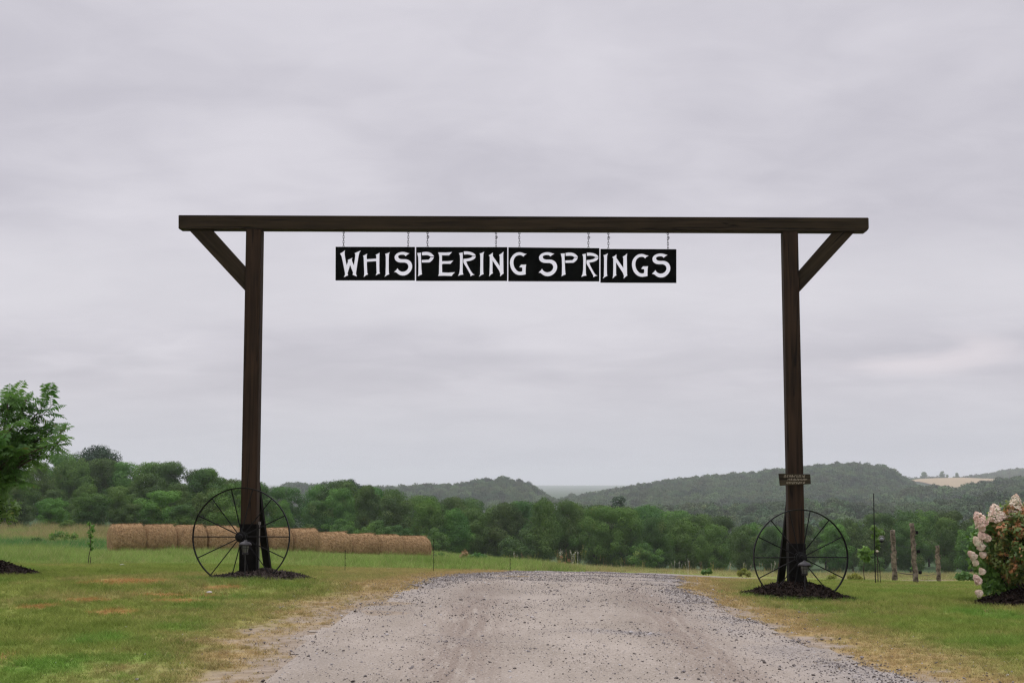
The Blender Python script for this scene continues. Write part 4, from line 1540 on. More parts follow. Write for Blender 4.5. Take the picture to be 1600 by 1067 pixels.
# bushes under the wood edge
for px in list(range(-40, 175, 36)) + list(range(400, 700, 47)) + [820, 1005, 1350, 1540, 1600]:
    p_ = px + rs.uniform(-10, 10)
    D = 122 if px < 350 else 158 + rs.uniform(-4, 4)
    tree(p_, interp(p_, FRONT) + rs.uniform(38, 52), D, SHRUBS[rs.randrange(2)], rs.uniform(1.0, 1.4), 'shrub', 'edge')
tree(152, 695, 225, DOME, 0.85, 'pine', 'back')
tree(92, 708, 222, TREES[2], 0.9, row='skyline')
tree(549, 748, 215, DOME, 0.62, 'pine', 'back')
tree(966, 776, 205, PINES[1], 1.35, 'pine', 'back')

SEG = [(-999, 0, 'at the left picture edge'), (0, 172, 'left of the hay bales'), (172, 372, 'above bales left of left post'), (372, 452, 'seen through the left wheel'),
       (452, 665, 'above the right hay bales'), (665, 940, 'behind the crest of the gravel road'), (940, 1177, 'between road crest and right wheel'),
       (1177, 1340, 'behind the right wheel'), (1340, 1500, 'behind the rough posts'), (1500, 9999, 'behind the flowering shrub')]
ORD = ['leftmost', 'second from left', 'third from left', 'fourth from left', 'fifth from left', 'sixth from left', 'seventh from left', 'eighth from left', 'ninth from left', 'tenth from left', 'eleventh from left']
groups = {}
for t_ in TREE_LOG:
    for a, b, s_ in SEG:
        if a <= t_[0] < b:
            groups.setdefault((s_, t_[2], t_[3]), []).append(t_)
RW = {'back': 'in the back row on the skyline', 'front': 'in the front row', 'middle': 'in the middle row', 'edge': 'low at the wood edge', 'skyline': 'rising pale behind the back row'}
for (s_, row, what), L in groups.items():
    L.sort(key=lambda q_: q_[0])
    for i, q_ in enumerate(L):
        adj = {'round': 'rounded', 'tall': 'narrow', 'wide': 'broad', 'pine': 'dark', 'spruce': 'pointed'}[q_[4]]
        noun = {'tree': 'leafy tree', 'pine': 'conifer', 'shrub': 'bush'}[what]
        lab = '%s %s %s, %s%s' % (adj, noun, RW[row], s_, (', ' + ORD[i]) if len(L) > 1 else '')
        w_ = lab.split()
        if len(w_) > 15:
            lab = '%s %s, %s, %s%s' % (adj, noun, {'back': 'back row', 'front': 'front row', 'middle': 'middle row', 'edge': 'wood edge', 'skyline': 'skyline'}[row], s_, (', ' + ORD[i]) if len(L) > 1 else '')
        tag(q_[7], lab, {'tree': 'tree', 'pine': 'conifer', 'shrub': 'bush'}[what], {'tree': 'trees of the wood behind the field', 'pine': 'conifers standing above the wood', 'shrub': 'bushes along the wood edge'}[what])

# ------------------------------------------------------------------ hills with forest
M_HILL = plain('hill_soil', (0.035, 0.06, 0.028), 0.95, 0, 0.05, 0.3, 0.02)
mHF, tHF, bHF = mat_new('stubble_field', 0.95, 0.05)
vv = tHF.add('ShaderNodeTexCoord').outputs['Object']
mpf = tHF.add('ShaderNodeMapping', {'Vector': vv, 'Scale': (0.004, 0.05, 0.05)})
tHF.set(bHF.inputs['Base Color'], tHF.mix(tHF.noise(mpf.outputs[0], 1.0, 4, 0.6), c4(0.27, 0.205, 0.12), c4(0.36, 0.285, 0.175)))

FARP = []
for i, (k_, lf, npf, pr_) in enumerate((('round', 0.075, 26, 28), ('wide', 0.075, 26, 28), ('round', 0.07, 30, 28), ('spruce', 0.055, 20, 70))):
    cm = crown_mesh(400 + i, k_, lf, npf, pr_)
    FARP.append(proto('far_crown', cm, M_FAR if k_ != 'spruce' else M_PINE))

CAN = 8.0
hill_pts, hill_s, hill_i, hill_r = [], [], [], []


def ridge(crest, Dc, Df, zf, lab, spacing=6.5, hgt=9.0, skip=None, ext=250, spruce=0.05, density=1.0):
    """crest: picture silhouette of the canopy; land rises from depth Df (height zf) to crest at Dc and falls behind"""
    p0, p1 = crest[0][0], crest[-1][0]

    def land(x, y):
        # along the line of sight
        pxx = x / np.clip(y, Df, Dc) * F + 800
        row = np.interp(pxx, [a for a, b in crest], [b for a, b in crest])
        zc = zrow(row, Dc) - hgt * 0.85
        f = np.clip((y - Df) / (Dc - Df), 0, 1)
        s = f * f * (3 - 2 * f) * 0.55 + f * 0.45
        z = zf + (zc - zf) * s
        g = np.clip((y - Dc) / (ext * 1.4), 0, 1)
        z = z + (zf - 15 - zc) * (g * g * (3 - 2 * g)) * (y > Dc)
        z = z + (fbm(x, y, 0.006, 3) - .5) * 16 * np.sin(np.clip(f, 0, 1) * PI)
        # fades to the valley at the sides
        e = sstep(pxx, p0 - 220, p0) * sstep(pxx, p1 + 220, p1)
        return zf - 12 + (z - zf + 12) * e
    x0, x1 = (p0 - 225 - 800) / F * Dc, (p1 + 225 - 800) / F * Dc
    V, Fc = grid_mesh('h', np.linspace(x0, x1, 90), np.linspace(Df, Dc + ext * 1.4, 60), land)
    me = mesh_np('hill', V, Fc)
    o = link('hill', me, M_HILL, smooth=True)
    tag(o, lab, 'hill', kind='structure')
    nxx = int((x1 - x0) / spacing)
    nyy = int((Dc + ext * 0.25 - Df) / spacing)
    gx, gy = np.meshgrid(np.linspace(x0, x1, nxx), np.linspace(Df, Dc + ext * 0.25, nyy))
    gx = gx + R.uniform(-.5, .5, gx.shape) * spacing
    gy = gy + R.uniform(-.5, .5, gy.shape) * spacing
    gx, gy = gx.ravel(), gy.ravel()
    pp = gx / gy * F + 800
    k = (pp > -120) & (pp < 1720) & (R.rand(len(gx)) < density)
    if skip is not None:
        k &= ~skip(gx, gy)
    gx, gy = gx[k], gy[k]
    gzv = land(gx, gy)
    n = len(gx)
    sv = hgt * (0.65 + 0.55 * R.rand(n)) * (0.85 + 0.3 * fbm(gx, gy, 0.02, 2))
    hill_pts.append(np.stack([gx, gy, gzv - 0.5], 1))
    hill_s.append(np.stack([sv * 1.15, sv * 1.15, sv], 1))
    hill_i.append(np.where(R.rand(n) < spruce, 3, R.randint(0, 3, n)))
    hill_r.append(np.stack([np.zeros(n), np.zeros(n), R.rand(n) * 6.28], 1))
    return land


ridge([(860, 790), (885, 778), (930, 771), (960, 766), (1000, 758), (1060, 749), (1110, 745), (1170, 739), (1250, 730), (1300, 726), (1340, 725), (1385, 730), (1405, 742), (1424, 755), (1445, 765), (1480, 775)],
      1500, 900, -34, 'long hazy wooded hill rising right of the gate middle', 7.2, 10)
ridge([(430, 764), (455, 757), (490, 757), (530, 760), (580, 763), (640, 760), (700, 757), (740, 753), (785, 748), (805, 751), (830, 760), (845, 771), (860, 779), (885, 783)],
      1350, 950, -34, 'lower hazy wooded hill left of the gap', 7.2, 10, spruce=0.12)
# the knoll with the pale field at the far right
FIELD_X = lambda p: (p - 800) / F * 2400
far_crest = [(1400, 758), (1425, 749), (1440, 747), (1470, 746), (1500, 745.5), (1560, 748), (1600, 750), (1750, 752)]
land_far = ridge(far_crest, 2400, 1700, -36, 'distant hill carrying the pale stubble field', 9, 3,
                 skip=lambda x, y: (y > 1820) & (x / y * F + 800 < 1575), density=1.0)
ridge([(1470, 762), (1500, 752), (1530, 744), (1560, 738), (1600, 733), (1680, 730), (1800, 728)], 2650, 2420, -10, 'farthest wooded hill behind the pale field', 9, 13)
ridge([(1310, 802), (1370, 784), (1405, 770), (1430, 762), (1460, 763), (1495, 765), (1525, 759), (1548, 752), (1600, 747), (1700, 741)],
      1150, 700, -34, 'nearer wooded slope at the right edge', 8.5, 13)
ridge([(880, 805), (1000, 797), (1100, 792), (1200, 791), (1300, 786), (1400, 796), (1500, 787), (1600, 775), (1750, 765)], 620, 420, -30, 'wooded valley floor behind the tree line', 6.0, 9)
# stubble field: sheet lying on the distant hill
V, Fc = grid_mesh('f', np.linspace(FIELD_X(1400), FIELD_X(1620), 40), np.linspace(1830, 2420, 30), lambda x, y: land_far(x, y) + 2.2)
fo = link('stubble_field', mesh_np('stubble_field', V, Fc), mHF, smooth=True)
tag(fo, 'pale tan stubble field on the distant hill at the right', 'field', kind='structure')
for i, (px, tp, wd, lb) in enumerate(((1431, 737, 1.1, 'lone far tree at the left end of the pale field'), (1458, 736, 0.8, 'taller of the two far trees standing close together on the pale field'),
                                      (1466, 741, 1.0, 'shorter of the two far trees standing close together on the pale field'), (1480, 738, 0.7, 'narrow far tree right of the pair on the pale field'))):
    D = 2440
    x = (px - 800) / F * D
    zb = float(land_far(np.array([x]), np.array([2400.]))[0]) + 1.5
    root = empty('tree', (x, D - 40, zb), lb, 'tree', 'lone trees on the pale field')
    h = P(px, tp, D).z - zb
    for nm, mm in (('crown', TREES[(i * 2) % 7][1]), ('trunk', TREES[(i * 2) % 7][2])):
        o = bpy.data.objects.new(nm, mm)
        COL.objects.link(o)
        o.parent = root
        o.scale = (h * wd, h * wd, h)
hp = np.concatenate(hill_pts)
scatter('hill_forest', hp, np.concatenate(hill_r), np.concatenate(hill_s), np.concatenate(hill_i), FARP, {}, 'hazy forest covering the distant hills', 'forest')
print('hill trees', len(hp))


# ------------------------------------------------------------------ foreground tree at the left edge
def limb(bm, a, b, r0, r1, bend=0.1, n=6, seg=7):
    a, b = Vector(a), Vector(b)
    pts, rad = [], []
    s_ = Vector((random.uniform(-1, 1), random.uniform(-1, 1), random.uniform(0, 1))) * bend * (b - a).length
    for k in range(n + 1):
        f = k / n
        pts.append(a.lerp(b, f) + s_ * math.sin(f * PI))
        rad.append(r0 + (r1 - r0) * f)
    tube(bm, pts, rad, seg)
    return pts


def compound_leaf(base, direc, L, npair, rs, upv=np.array([0, 0, 1.0])):
    """pinnate leaf: arching stalk with paired narrow leaflets; returns quads"""
    d = unit(np.array(direc, float))
    side = unit(np.cross(d, upv + rs.normal(size=3) * .15))
    nrm = np.cross(side, d)
    Q = []
    prev = np.array(base, float)
    for k in range(npair):
        f = (k + 1) / npair
        sag = -0.55 * f * f * L * 0.5
        p = np.array(base) + d * L * f + np.array([0, 0, sag])
        w_ = 0.0025
        Q.append([prev - side * w_, prev + side * w_, p + side * w_, p - side * w_])
        ll = L * 0.30 * (0.55 + 0.9 * math.sin(min(1, f * 0.85 + 0.12) * PI)) * rs.uniform(.85, 1.1)
        for sg in (-1, 1):
            ld = unit(side * sg + d * 0.45 + np.array([0, 0, -0.35 + rs.normal() * .15]))
            wd = unit(np.cross(ld, nrm)) * ll * 0.13
            q0 = p
            m1 = p + ld * ll * 0.45
            e = p + ld * ll + np.array([0, 0, -ll * .15])
            Q.append([q0, m1 - wd, e, m1 + wd])
        prev = p
    e = prev + d * L * .2 + np.array([0, 0, -L * .1])
    Q.append([prev, (prev + e) / 2 - side * .01, e, (prev + e) / 2 + side * .01])
    return Q


TX, TY = row_to_ground(-62, 897)
TZ = G(TX, TY)
root = empty('ornamental_tree', (TX, TY, TZ), 'small tree with feathery compound leaves reaching in from the left edge', 'tree')
random.seed(21)
bm = bmesh.new()
rs = np.random.RandomState(21)
limb(bm, (0, 0, -0.1), (0.05, 0, 0.85), 0.055, 0.042, 0.03)
tips = []
mains = []
for k in range(11):
    a = k * 2.4 + rs.rand()
    el = rs.uniform(0.35, 1.25)
    L = rs.uniform(0.7, 1.25)
    e = Vector((math.cos(a) * L * math.cos(el), math.sin(a) * L * math.cos(el), 0.85 + L * math.sin(el)))
    mains.append(limb(bm, (0.05, 0, rs.uniform(.65, .85)), e, 0.024, 0.009, 0.10))
for tgt in ((90, 660), (70, 620), (60, 690), (45, 605), (100, 675), (30, 640), (20, 700), (85, 645), (50, 665), (15, 600), (60, 640), (10, 625), (25, 675)):   # limbs that reach into the picture
    p = P(tgt[0] + 4, tgt[1], TY + rs.uniform(-.5, .4)) - Vector((TX, TY, TZ))
    mains.append(limb(bm, (0.05, 0, rs.uniform(.65, .95)), p * 0.93, 0.02, 0.006, 0.08))
for m_ in mains:
    for k in range(5):
        j = rs.randint(2, len(m_))
        b0_ = m_[j]
        L = rs.uniform(.15, .40)
        e = b0_ + Vector((rs.normal(), rs.normal(), rs.normal() * .5 + .35)).normalized() * L
        limb(bm, b0_, e, 0.006, 0.003, 0.1, 3, 5)
        tips.append((b0_, e))
    tips.append((m_[-2], m_[-1]))
from_bm('trunk', bm, M_BARK, root, smooth=True)
Q = []
for a, b in tips:
    for k in range(7):
        f = rs.uniform(.25, 1.0)
        p = a.lerp(b, f)
        out = Vector((b - a)).normalized()
        dd = unit(np.array(out) * 0.8 + rs.normal(size=3) * 0.75 + np.array([0, 0, .25]))
        Q += compound_leaf(np.array(p), dd, rs.uniform(.16, .29), rs.randint(8, 11), rs)
me = quads_mesh('crown', np.array(Q))
link('crown', me, M_SUMAC, root)
mulch(TX - 0.10, TY, 1.12, 0.8, 0.24, M_MULCH, 'dark mulch heap under the feathery tree at the left edge', 3000, 3)

# low shrub beneath, at the left edge (y 740-825)
SX, SY = (-30 - 800) / F * 20, 20.0
root = empty('leafy_shrub', (SX, SY, G(SX, SY)), 'low shrub with reddish tips under the feathery tree', 'shrub')
rs = np.random.RandomState(33)
C, N = [], []
for k in range(60):
    v_ = unit(rs.normal(size=3))
    c = np.array([0.02, 0, 0.95]) + v_ * np.array([.52, .45, .42]) * rs.uniform(.5, 1)
    n_ = 42
    dd = unit(rs.normal(size=(n_, 3)))
    C.append(c + dd * 0.11 * rs.rand(n_, 1) ** .5)
    N.append(unit(dd * .6 + np.array([0, 0, .5]) + rs.normal(size=(n_, 3)) * .4))
C, N = np.concatenate(C), np.concatenate(N)
link('foliage', quads_mesh('foliage', leaf_quads(C, N, 0.05 + 0.03 * rs.rand(len(C)), 0.5, rs, 0.6)), M_SUMAC, root)
bm = bmesh.new()
for k in range(9):
    a = rs.rand() * 6.28
    limb(bm, (0, 0, -.05), (math.cos(a) * .35, math.sin(a) * .3, rs.uniform(.7, 1.2)), 0.013, 0.004, 0.1, 4, 5)
from_bm('stem', bm, M_BARK, root)

# ------------------------------------------------------------------ shrubs at the right edge
BXp, BYp = row_to_ground(1598, 945)
BXp += 0.13
BZ = G(BXp, BYp)
mulch(BXp + 0.10, BYp, 0.78, 0.65, 0.20, M_MULCH, 'dark mulch heap under the reddening bush at the right edge', 3400, 4)
root = empty('burning_bush', (BXp, BYp, BZ), 'dense bush with leaves turning rusty red at the right edge', 'bush')
rs = np.random.RandomState(41)
C, N = [], []
for k in range(330):
    v_ = unit(rs.normal(size=3))
    sc_ = rs.uniform(.55, 1.0) ** .4
    c = np.array([0.0, 0, 0.66]) + v_ * np.array([.52, .50, .49]) * sc_ * (1 + 0.10 * math.sin(v_[0] * 9 + v_[2] * 7))
    if c[2] < 0.16:
        continue
    n_ = 46
    dd = unit(rs.normal(size=(n_, 3)))
    C.append(c + dd * 0.075 * rs.rand(n_, 1) ** .5)
    N.append(unit(dd * .4 + v_ * .4 + np.array([0, 0, .5]) + rs.normal(size=(n_, 3)) * .4))
C, N = np.concatenate(C), np.concatenate(N)
link('foliage', quads_mesh('foliage', leaf_quads(C, N, 0.038 + 0.024 * rs.rand(len(C)), 0.55, rs)), M_BURN, root)
bm = bmesh.new()
for k in range(16):
    a = rs.rand() * 6.28
    limb(bm, (0, 0, 0), (math.cos(a) * .38, math.sin(a) * .35, rs.uniform(.5, 1.0)), 0.014, 0.004, 0.08, 4, 5)
from_bm('stem', bm, M_BARK, root)

HX, HY = BXp + 0.02, BYp + 0.62
HZ = G(HX, HY)
root = empty('hydrangea_bush', (HX, HY, HZ), 'hydrangea with pink and cream cone blooms behind the reddening bush', 'bush')
C, N = [], []
for k in range(150):
    v_ = unit(rs.normal(size=3))
    c = np.array([-0.05, 0, 0.60]) + v_ * np.array([.46, .42, .50]) * rs.uniform(.6, 1.0)
    if c[2] < .08:
        continue
    n_ = 34
    dd = unit(rs.normal(size=(n_, 3)))
    C.append(c + dd * 0.10 * rs.rand(n_, 1) ** .5)
    N.append(unit(v_ * .4 + np.array([0, 0, .5]) + rs.normal(size=(n_, 3)) * .45))
for bx_, by_, r_ in ((1552, 812, 9), (1545, 828, 9), (1541, 826, 8), (1546, 845, 9), (1540, 858, 9), (1545, 868, 10), (1538, 880, 9), (1544, 892, 11), (1538, 902, 11), (1546, 912, 12), (1540, 918, 9), (1552, 903, 11), (1556, 918, 11), (1552, 880, 10), (1566, 810, 8), (1582, 806, 8)):
    c = np.array(P(bx_, by_, HY - 0.60) - Vector((HX, HY, HZ)))
    n_ = 46
    dd = unit(rs.normal(size=(n_, 3)))
    C.append(c + dd * (r_ / F * HY) * rs.rand(n_, 1) ** .5)
    N.append(unit(np.array([-.3, -.3, .5]) + rs.normal(size=(n_, 3)) * .45))
C, N = np.concatenate(C), np.concatenate(N)
link('foliage', quads_mesh('foliage', leaf_quads(C, N, 0.06 + 0.035 * rs.rand(len(C)), 0.55, rs)), M_HYD, root)
bm = bmesh.new()
for k in range(14):
    a = rs.rand() * 6.28
    limb(bm, (0, 0, 0), (math.cos(a) * .4, math.sin(a) * .3, rs.uniform(.5, 1.1)), 0.012, 0.004, 0.08, 4, 5)
from_bm('stem', bm, M_BARK, root)


def bloom(px, py, w_px, h_px, lean):
    """cone shaped panicle of small florets, centre at px, py"""
    D = HY - 0.70
    c = P(px, py, D)
    s_ = D / F
    H, W = h_px * s_, w_px * s_ * 0.5
    rs_ = np.random.RandomState(int(px + py))
    n_ = 420
    f = rs_.rand(n_) ** 1.2
    a = rs_.rand(n_) * 6.28
    rr_ = W * np.sqrt(np.clip(1 - f ** 1.4, 0, 1)) * (0.70 + .35 * rs_.rand(n_)) * (1 + 0.12 * np.sin(3 * a + px) * np.sin(f * 9 + py)) * np.clip(0.45 + f * 4, 0, 1)
    Cc = np.stack([rr_ * np.cos(a), rr_ * np.sin(a), (f - .45) * H], 1)
    Nn = unit(np.stack([np.cos(a), np.sin(a), 0.3 + f], 1) + rs_.normal(size=(n_, 3)) * .35)
    q_ = leaf_quads(Cc, Nn, 0.020 + 0.010 * rs_.rand(n_), 0.9, rs_)
    o = link('bloom', quads_mesh('bloom', q_), M_BLOOM, root, c - Vector((HX, HY, HZ)))
    o.rotation_euler = (0.1, lean, 0)


for b_ in ((1531, 812, 23, 26, -.5), (1534, 824, 11, 12, -.4), (1556, 802, 28, 28, -.25), (1586, 788, 24, 30, .1), (1580, 800, 14, 13, -.3), (1526.5, 845, 14, 14, -.6), (1532, 852, 14, 14, -.5),
           (1534, 836, 15, 12, -.4), (1543, 840, 12, 11, -.4), (1519, 867, 12, 15, -.8), (1523, 877, 9, 13, -.5), (1535, 866, 11, 9, -.9), (1534, 892, 11, 10, -.6), (1527, 905, 13, 16, -.6), (1529, 926, 12, 10, -1.1), (1568, 806, 10, 8, -.3)):
    bloom(*b_)

# ------------------------------------------------------------------ rough log posts, pole and young vines
posts = {}
for px, t, b, wd, D, lean, lb in ((1398.5, 828, 908, 9.8, 31.5, -0.02, 'rough peeled log post nearest the black pole'), (1432.5, 817, 913, 9.5, 28.0, -0.06, 'tallest rough log post with black clips on its side'),
                                  (1467, 852, 907.5, 8.2, 33.0, -0.02, 'shortest rough log post, rightmost of the three')):
    base = P(px, b, D)
    top = P(px, t, D)
    h = top.z - base.z
    root = empty('log_post', base, lb, 'post', 'rough log posts on the lawn')
    bm = bmesh.new()
    rs = np.random.RandomState(int(px))
    n_ = 18
    pts, rad = [], []
    for k in range(n_ + 1):
        f = k / n_
        pts.append((lean * h * f + 0.006 * rs.normal(), 0.006 * rs.normal(), -0.3 + (h + 0.3) * f))
        rad.append(wd / F * D / 2 * (0.86 - 0.12 * f) * (1 + 0.07 * rs.normal()))
    tube(bm, pts, rad, 12)
    for k in range(16):      # knots
        f = rs.uniform(.15, .95)
        a = rs.rand() * 6.28
        rr_ = wd / F * D / 2
        m = Matrix.Translation((lean * h * f + rr_ * math.cos(a) * .9, rr_ * math.sin(a) * .9, h * f))
        bmesh.ops.create_icosphere(bm, subdivisions=1, radius=rr_ * .28, matrix=m)
    from_bm('log', bm, M_LOG, root, smooth=True)
    posts[px] = (base, h)
    if px == 1432.5:
        for f in (0.85, 0.54, 0.20):
            bm = bmesh.new()
            bx(bm, 0.055, 0.115, -0.02, 0.02, h * f - 0.035, h * f + 0.03)
            bevel(bm, .008)
            o = from_bm('clip', bm, M_IRON, root, (lean * h * f, 0, 0))
# trellis wires
def wire(p, q, r, mat, lb, sag=0.01):
    p, q = Vector(p), Vector(q)
    bm = bmesh.new()
    tube(bm, [(p.lerp(q, k / 10) - p - Vector((0, 0, sag * math.sin(PI * k / 10)))) for k in range(11)], r, 6)
    o = from_bm('trellis_wire', bm, mat, None, p, True)
    tag(o, lb, 'wire')
    o['group'] = 'wires strung between the log posts'


wire(P(1403, 851, 31.4), P(1430, 857, 28), 0.003, M_IRON, 'upper thin wire between the two tallest log posts')
wire(P(1403, 894, 31.4), P(1430, 897, 28), 0.010, M_BARK, 'thick low brown line between the two tallest log posts')
wire(P(1436, 857, 28), P(1463, 860, 32.9), 0.003, M_IRON, 'thin wire from the tallest to the shortest log post')
wire(P(1436, 899, 28), P(1463, 896, 32.9), 0.004, M_IRON, 'low wire from the tallest to the shortest log post')
wire(P(1471, 860, 33), P(1620, 856, 36), 0.003, M_IRON, 'long thin wire running right from the shortest log post', 0.05)
wire(P(1382, 828, 30), P(1395, 829, 31.4), 0.006, M_BARK, 'short brown rail reaching left from the log post top')

# black pole with feeder
D = 27.5
base = P(1368, 912, D)
root = empty('black_pole', base, 'slim tall black pole with a hook standing left of the log posts', 'pole')
hh = P(1368, 770.5, D).z - base.z
bm = bmesh.new()
tube(bm, [(0, 0, -.2), (0, 0, hh * .5), (0.004, 0, hh)], 0.0095, 8)
from_bm('shaft', bm, M_IRON, root)
bm = bmesh.new()
tube(bm, [(0.0, 0, 0.66), (0.03, 0, 0.72), (0.09, 0, 0.74), (0.125, 0, 0.70), (0.12, 0, 0.66)], 0.006, 8)
tube(bm, [(0.095, 0, -0.1), (0.09, 0, 0.34), (0.05, 0, .50), (0, 0, .56)], 0.006, 8)
from_bm('hook', bm, M_IRON, root)
fp = P(1377.5, 842, D)
fr = empty('bird_feeder', fp, 'small round glass bird feeder hanging from the black pole', 'feeder')
bm = bmesh.new()
tube(bm, [(0.058 * math.cos(PI * k / 10), 0, 0.058 * math.sin(PI * k / 10)) for k in range(11)], 0.007, 8)
from_bm('hanger', bm, M_GREY, fr)
bm = bmesh.new()
lathe(bm, [(0.01, -0.035), (0.04, -0.015), (0.043, 0.0), (0.03, 0.025), (0.008, 0.035)], 16)
from_bm('globe', bm, M_FROST, fr, smooth=True)
bm = bmesh.new()
lathe(bm, [(0.012, -0.065), (0.035, -0.05), (0.045, -0.036), (0.02, -0.03)], 16)
from_bm('dish', bm, M_IRON, fr)
bm = bmesh.new()
fd = P(1370.5, 861, D)
bmesh.ops.create_icosphere(bm, subdivisions=2, radius=0.022)
for v in bm.verts:
    v.co.x *= 1.3
o = from_bm('insulator', bm, M_CREAM, root, fd - base, True)


def plant(name, px, base_row, D, blobs_, mat, leaf, stems, lb, cat, group=None, stem_mat=None, n_=70, seed=1, droop=.4):
    """upright plant: blobs_ are (px, py, radius px) of leaf clumps"""
    base = P(px, base_row, D)
    root = empty(name, base, lb, cat, group)
    rs = np.random.RandomState(seed)
    C, N = [], []
    for bx_, by_, r_ in blobs_:
        c = np.array(P(bx_, by_, D + rs.normal() * .05) - base)
        r_m = r_ / F * D
        dd = unit(rs.normal(size=(n_, 3)))
        C.append(c + dd * r_m * rs.rand(n_, 1) ** .5)
        N.append(unit(np.array([0, -.3, .5]) + rs.normal(size=(n_, 3)) * .6))
    C, N = np.concatenate(C), np.concatenate(N)
    link('foliage', quads_mesh('foliage', leaf_quads(C, N, leaf * (.7 + .6 * rs.rand(len(C))), 0.6, rs, droop)), mat, root)
    bm = bmesh.new()
    for sp in stems:
        pts = [P(a, b, D) - base for a, b in sp]
        tube(bm, pts, [0.009 - 0.004 * k / len(pts) for k in range(len(pts))], 6)
    from_bm('stem', bm, stem_mat or M_BARK, root)
    return root


plant('young_vine', 1372, 911, 27.8, [(1366, 825, 5), (1370, 832, 6), (1377, 831, 4), (1366, 838, 4), (1372, 843, 4), (1371, 851, 4), (1371, 857, 3)], M_VINE, 0.09,
      [[(1372, 911), (1371, 870), (1368, 826)]], 'bright green young vine climbing the black pole', 'vine', n_=26, seed=2)
plant('young_vine', 1351, 907, 30, [(1345, 861, 5), (1352, 859, 6), (1359, 863, 5), (1349, 869, 6), (1356, 872, 5), (1345, 866, 4)], M_VINE, 0.10,
      [[(1351, 909), (1349, 890), (1351, 868)]], 'small bushy green vine on a short stem left of the black pole', 'vine', n_=28, seed=3)
plant('young_vine', 1427, 905, 29.5, [(1426, 879, 3), (1426, 887, 3)], M_VINE, 0.07, [[(1427, 908), (1426, 880)]], 'thin green vine shoot half hidden by the tallest log post', 'vine', n_=18, seed=4)

# sapling on the left lawn
plant('sapling', 137.5, 882, 25, [(139, 818, 3), (144, 823, 4), (141, 830, 4), (146, 828, 3), (141, 838, 4), (144, 846, 4), (140, 851, 3), (143, 857, 3), (142, 836, 3)], M_VINE, 0.055,
      [[(137.5, 884), (139, 868), (142, 855), (141, 835), (140, 815)], [(141, 882), (142, 870)]], 'spindly young sapling standing alone on the left lawn', 'sapling', n_=16, seed=5)

# weeds along the field edge and verge
wd = [('weed_clump', 745, 882, 58, [(735, 873, 6), (745, 870, 8), (756, 873, 7), (765, 877, 5)], M_WEED, .16, 'large green weed clump right of the hay bales'),
      ('weed_clump', 725, 880, 60, [(722, 870, 5), (726, 864, 5), (730, 872, 5)], M_RUST, .12, 'rusty brown weed clump right of the hay bales'),
      ('weed_clump', 687, 879, 62, [(680, 872, 6), (690, 870, 6), (699, 873, 6)], M_WEED, .15, 'green weeds just beyond the right end of the bale row'),
      ('weed_clump', 880, 890, 50, [(868, 884, 3), (874, 878, 3), (877, 870, 2.5), (882, 880, 3), (889, 875, 2.5), (894, 883, 3)], M_RUST, .045, 'tan seed heads on the verge behind the road crest'),
      ('weed_clump', 1163, 902, 40, [(1156, 896, 4), (1163, 892, 5), (1169, 896, 4)], M_GOLD, .10, 'yellow green weed left of the right wheel'),
      ('weed_clump', 1106, 899, 45, [(1100, 893, 4), (1108, 892, 4)], M_WEED, .10, 'small green weed on the verge right of the road'),
      ('weed_clump', 1334, 906, 36, [(1328, 902, 4), (1336, 900, 5), (1343, 903, 4)], M_GOLD, .10, 'yellowish weeds right of the right wheel'),
      ('weed_clump', 1302, 908, 34, [(1296, 902, 4), (1303, 900, 4)], M_GOLD, .09, 'yellowish weeds seen through the right wheel'),
      ('weed_clump', 1508, 905, 36, [(1498, 901, 5), (1508, 899, 7), (1517, 902, 5)], M_WEED, .12, 'rounded green tussock left of the flowering shrub'),
      ('weed_clump', 100, 868, 76, [(82, 838, 7), (92, 834, 8), (104, 836, 8), (116, 838, 7)], M_VINE, .13, 'green weeds among the tall tan grass at the left'),
      ('weed_clump', 57, 860, 80, [(52, 846, 5), (60, 845, 6)], M_TREE, .2, 'dark low bush in the field at the far left')]
for i, (nm, px, br_, D, bl_, mt, lf, lb) in enumerate(wd):
    x = (px - 800) / F * D
    plant(nm, px, br_, D, bl_, mt, lf, [[(px, br_ + 4), (bl_[0][0], bl_[0][1])], [(px, br_ + 4), (bl_[-1][0], bl_[-1][1])]], lb, 'weeds', 'weed clumps in the rough grass', n_=90, seed=60 + i)
# upright dry seed stalks with pale heads along the verge
n = 130
px_ = R.uniform(790, 1340, n)
D_ = R.uniform(44, 66, n)
x, y = (px_ - 800) / F * D_, D_
k = (road_d(x, y) > 0.5) & (vn(px_, D_, 0.03) > 0.35)
x, y = x[k], y[k]
n = len(x)
SEED = []
for i, mt in enumerate((M_WHITEFL, M_RUST, M_GOLD)):
    rs = np.random.RandomState(70 + i)
    Q = []
    for s_ in range(3):
        a = rs.rand() * 6.28
        e = np.array([math.cos(a) * .12, math.sin(a) * .12, rs.uniform(.6, 1.0)])
        sdv = np.array([.004, 0, 0])
        Q.append([-sdv, sdv, e + sdv, e - sdv])
        c = e + rs.normal(size=(9, 3)) * np.array([.02, .02, .05])
        Q += list(leaf_quads(c, unit(rs.normal(size=(9, 3))), np.full(9, .035), .8, rs))
    SEED.append(proto('seed_stalk', quads_mesh('seed_stalk', np.array(Q)), mt))
s = R.uniform(.22, .6, n) * (1 + 0.5 * (np.abs(x / y * F + 800 - 880) < 28))
scatter('wildflowers', np.stack([x, y, gz(x, y)], 1), np.stack([R.normal(size=n) * .1, R.normal(size=n) * .1, R.rand(n) * 6.28], 1), np.stack([s, s, s], 1), R.choice([0, 1, 1, 2], n), SEED, {},
        'dry seed stalks and wildflowers along the verge behind the road', 'wildflowers')

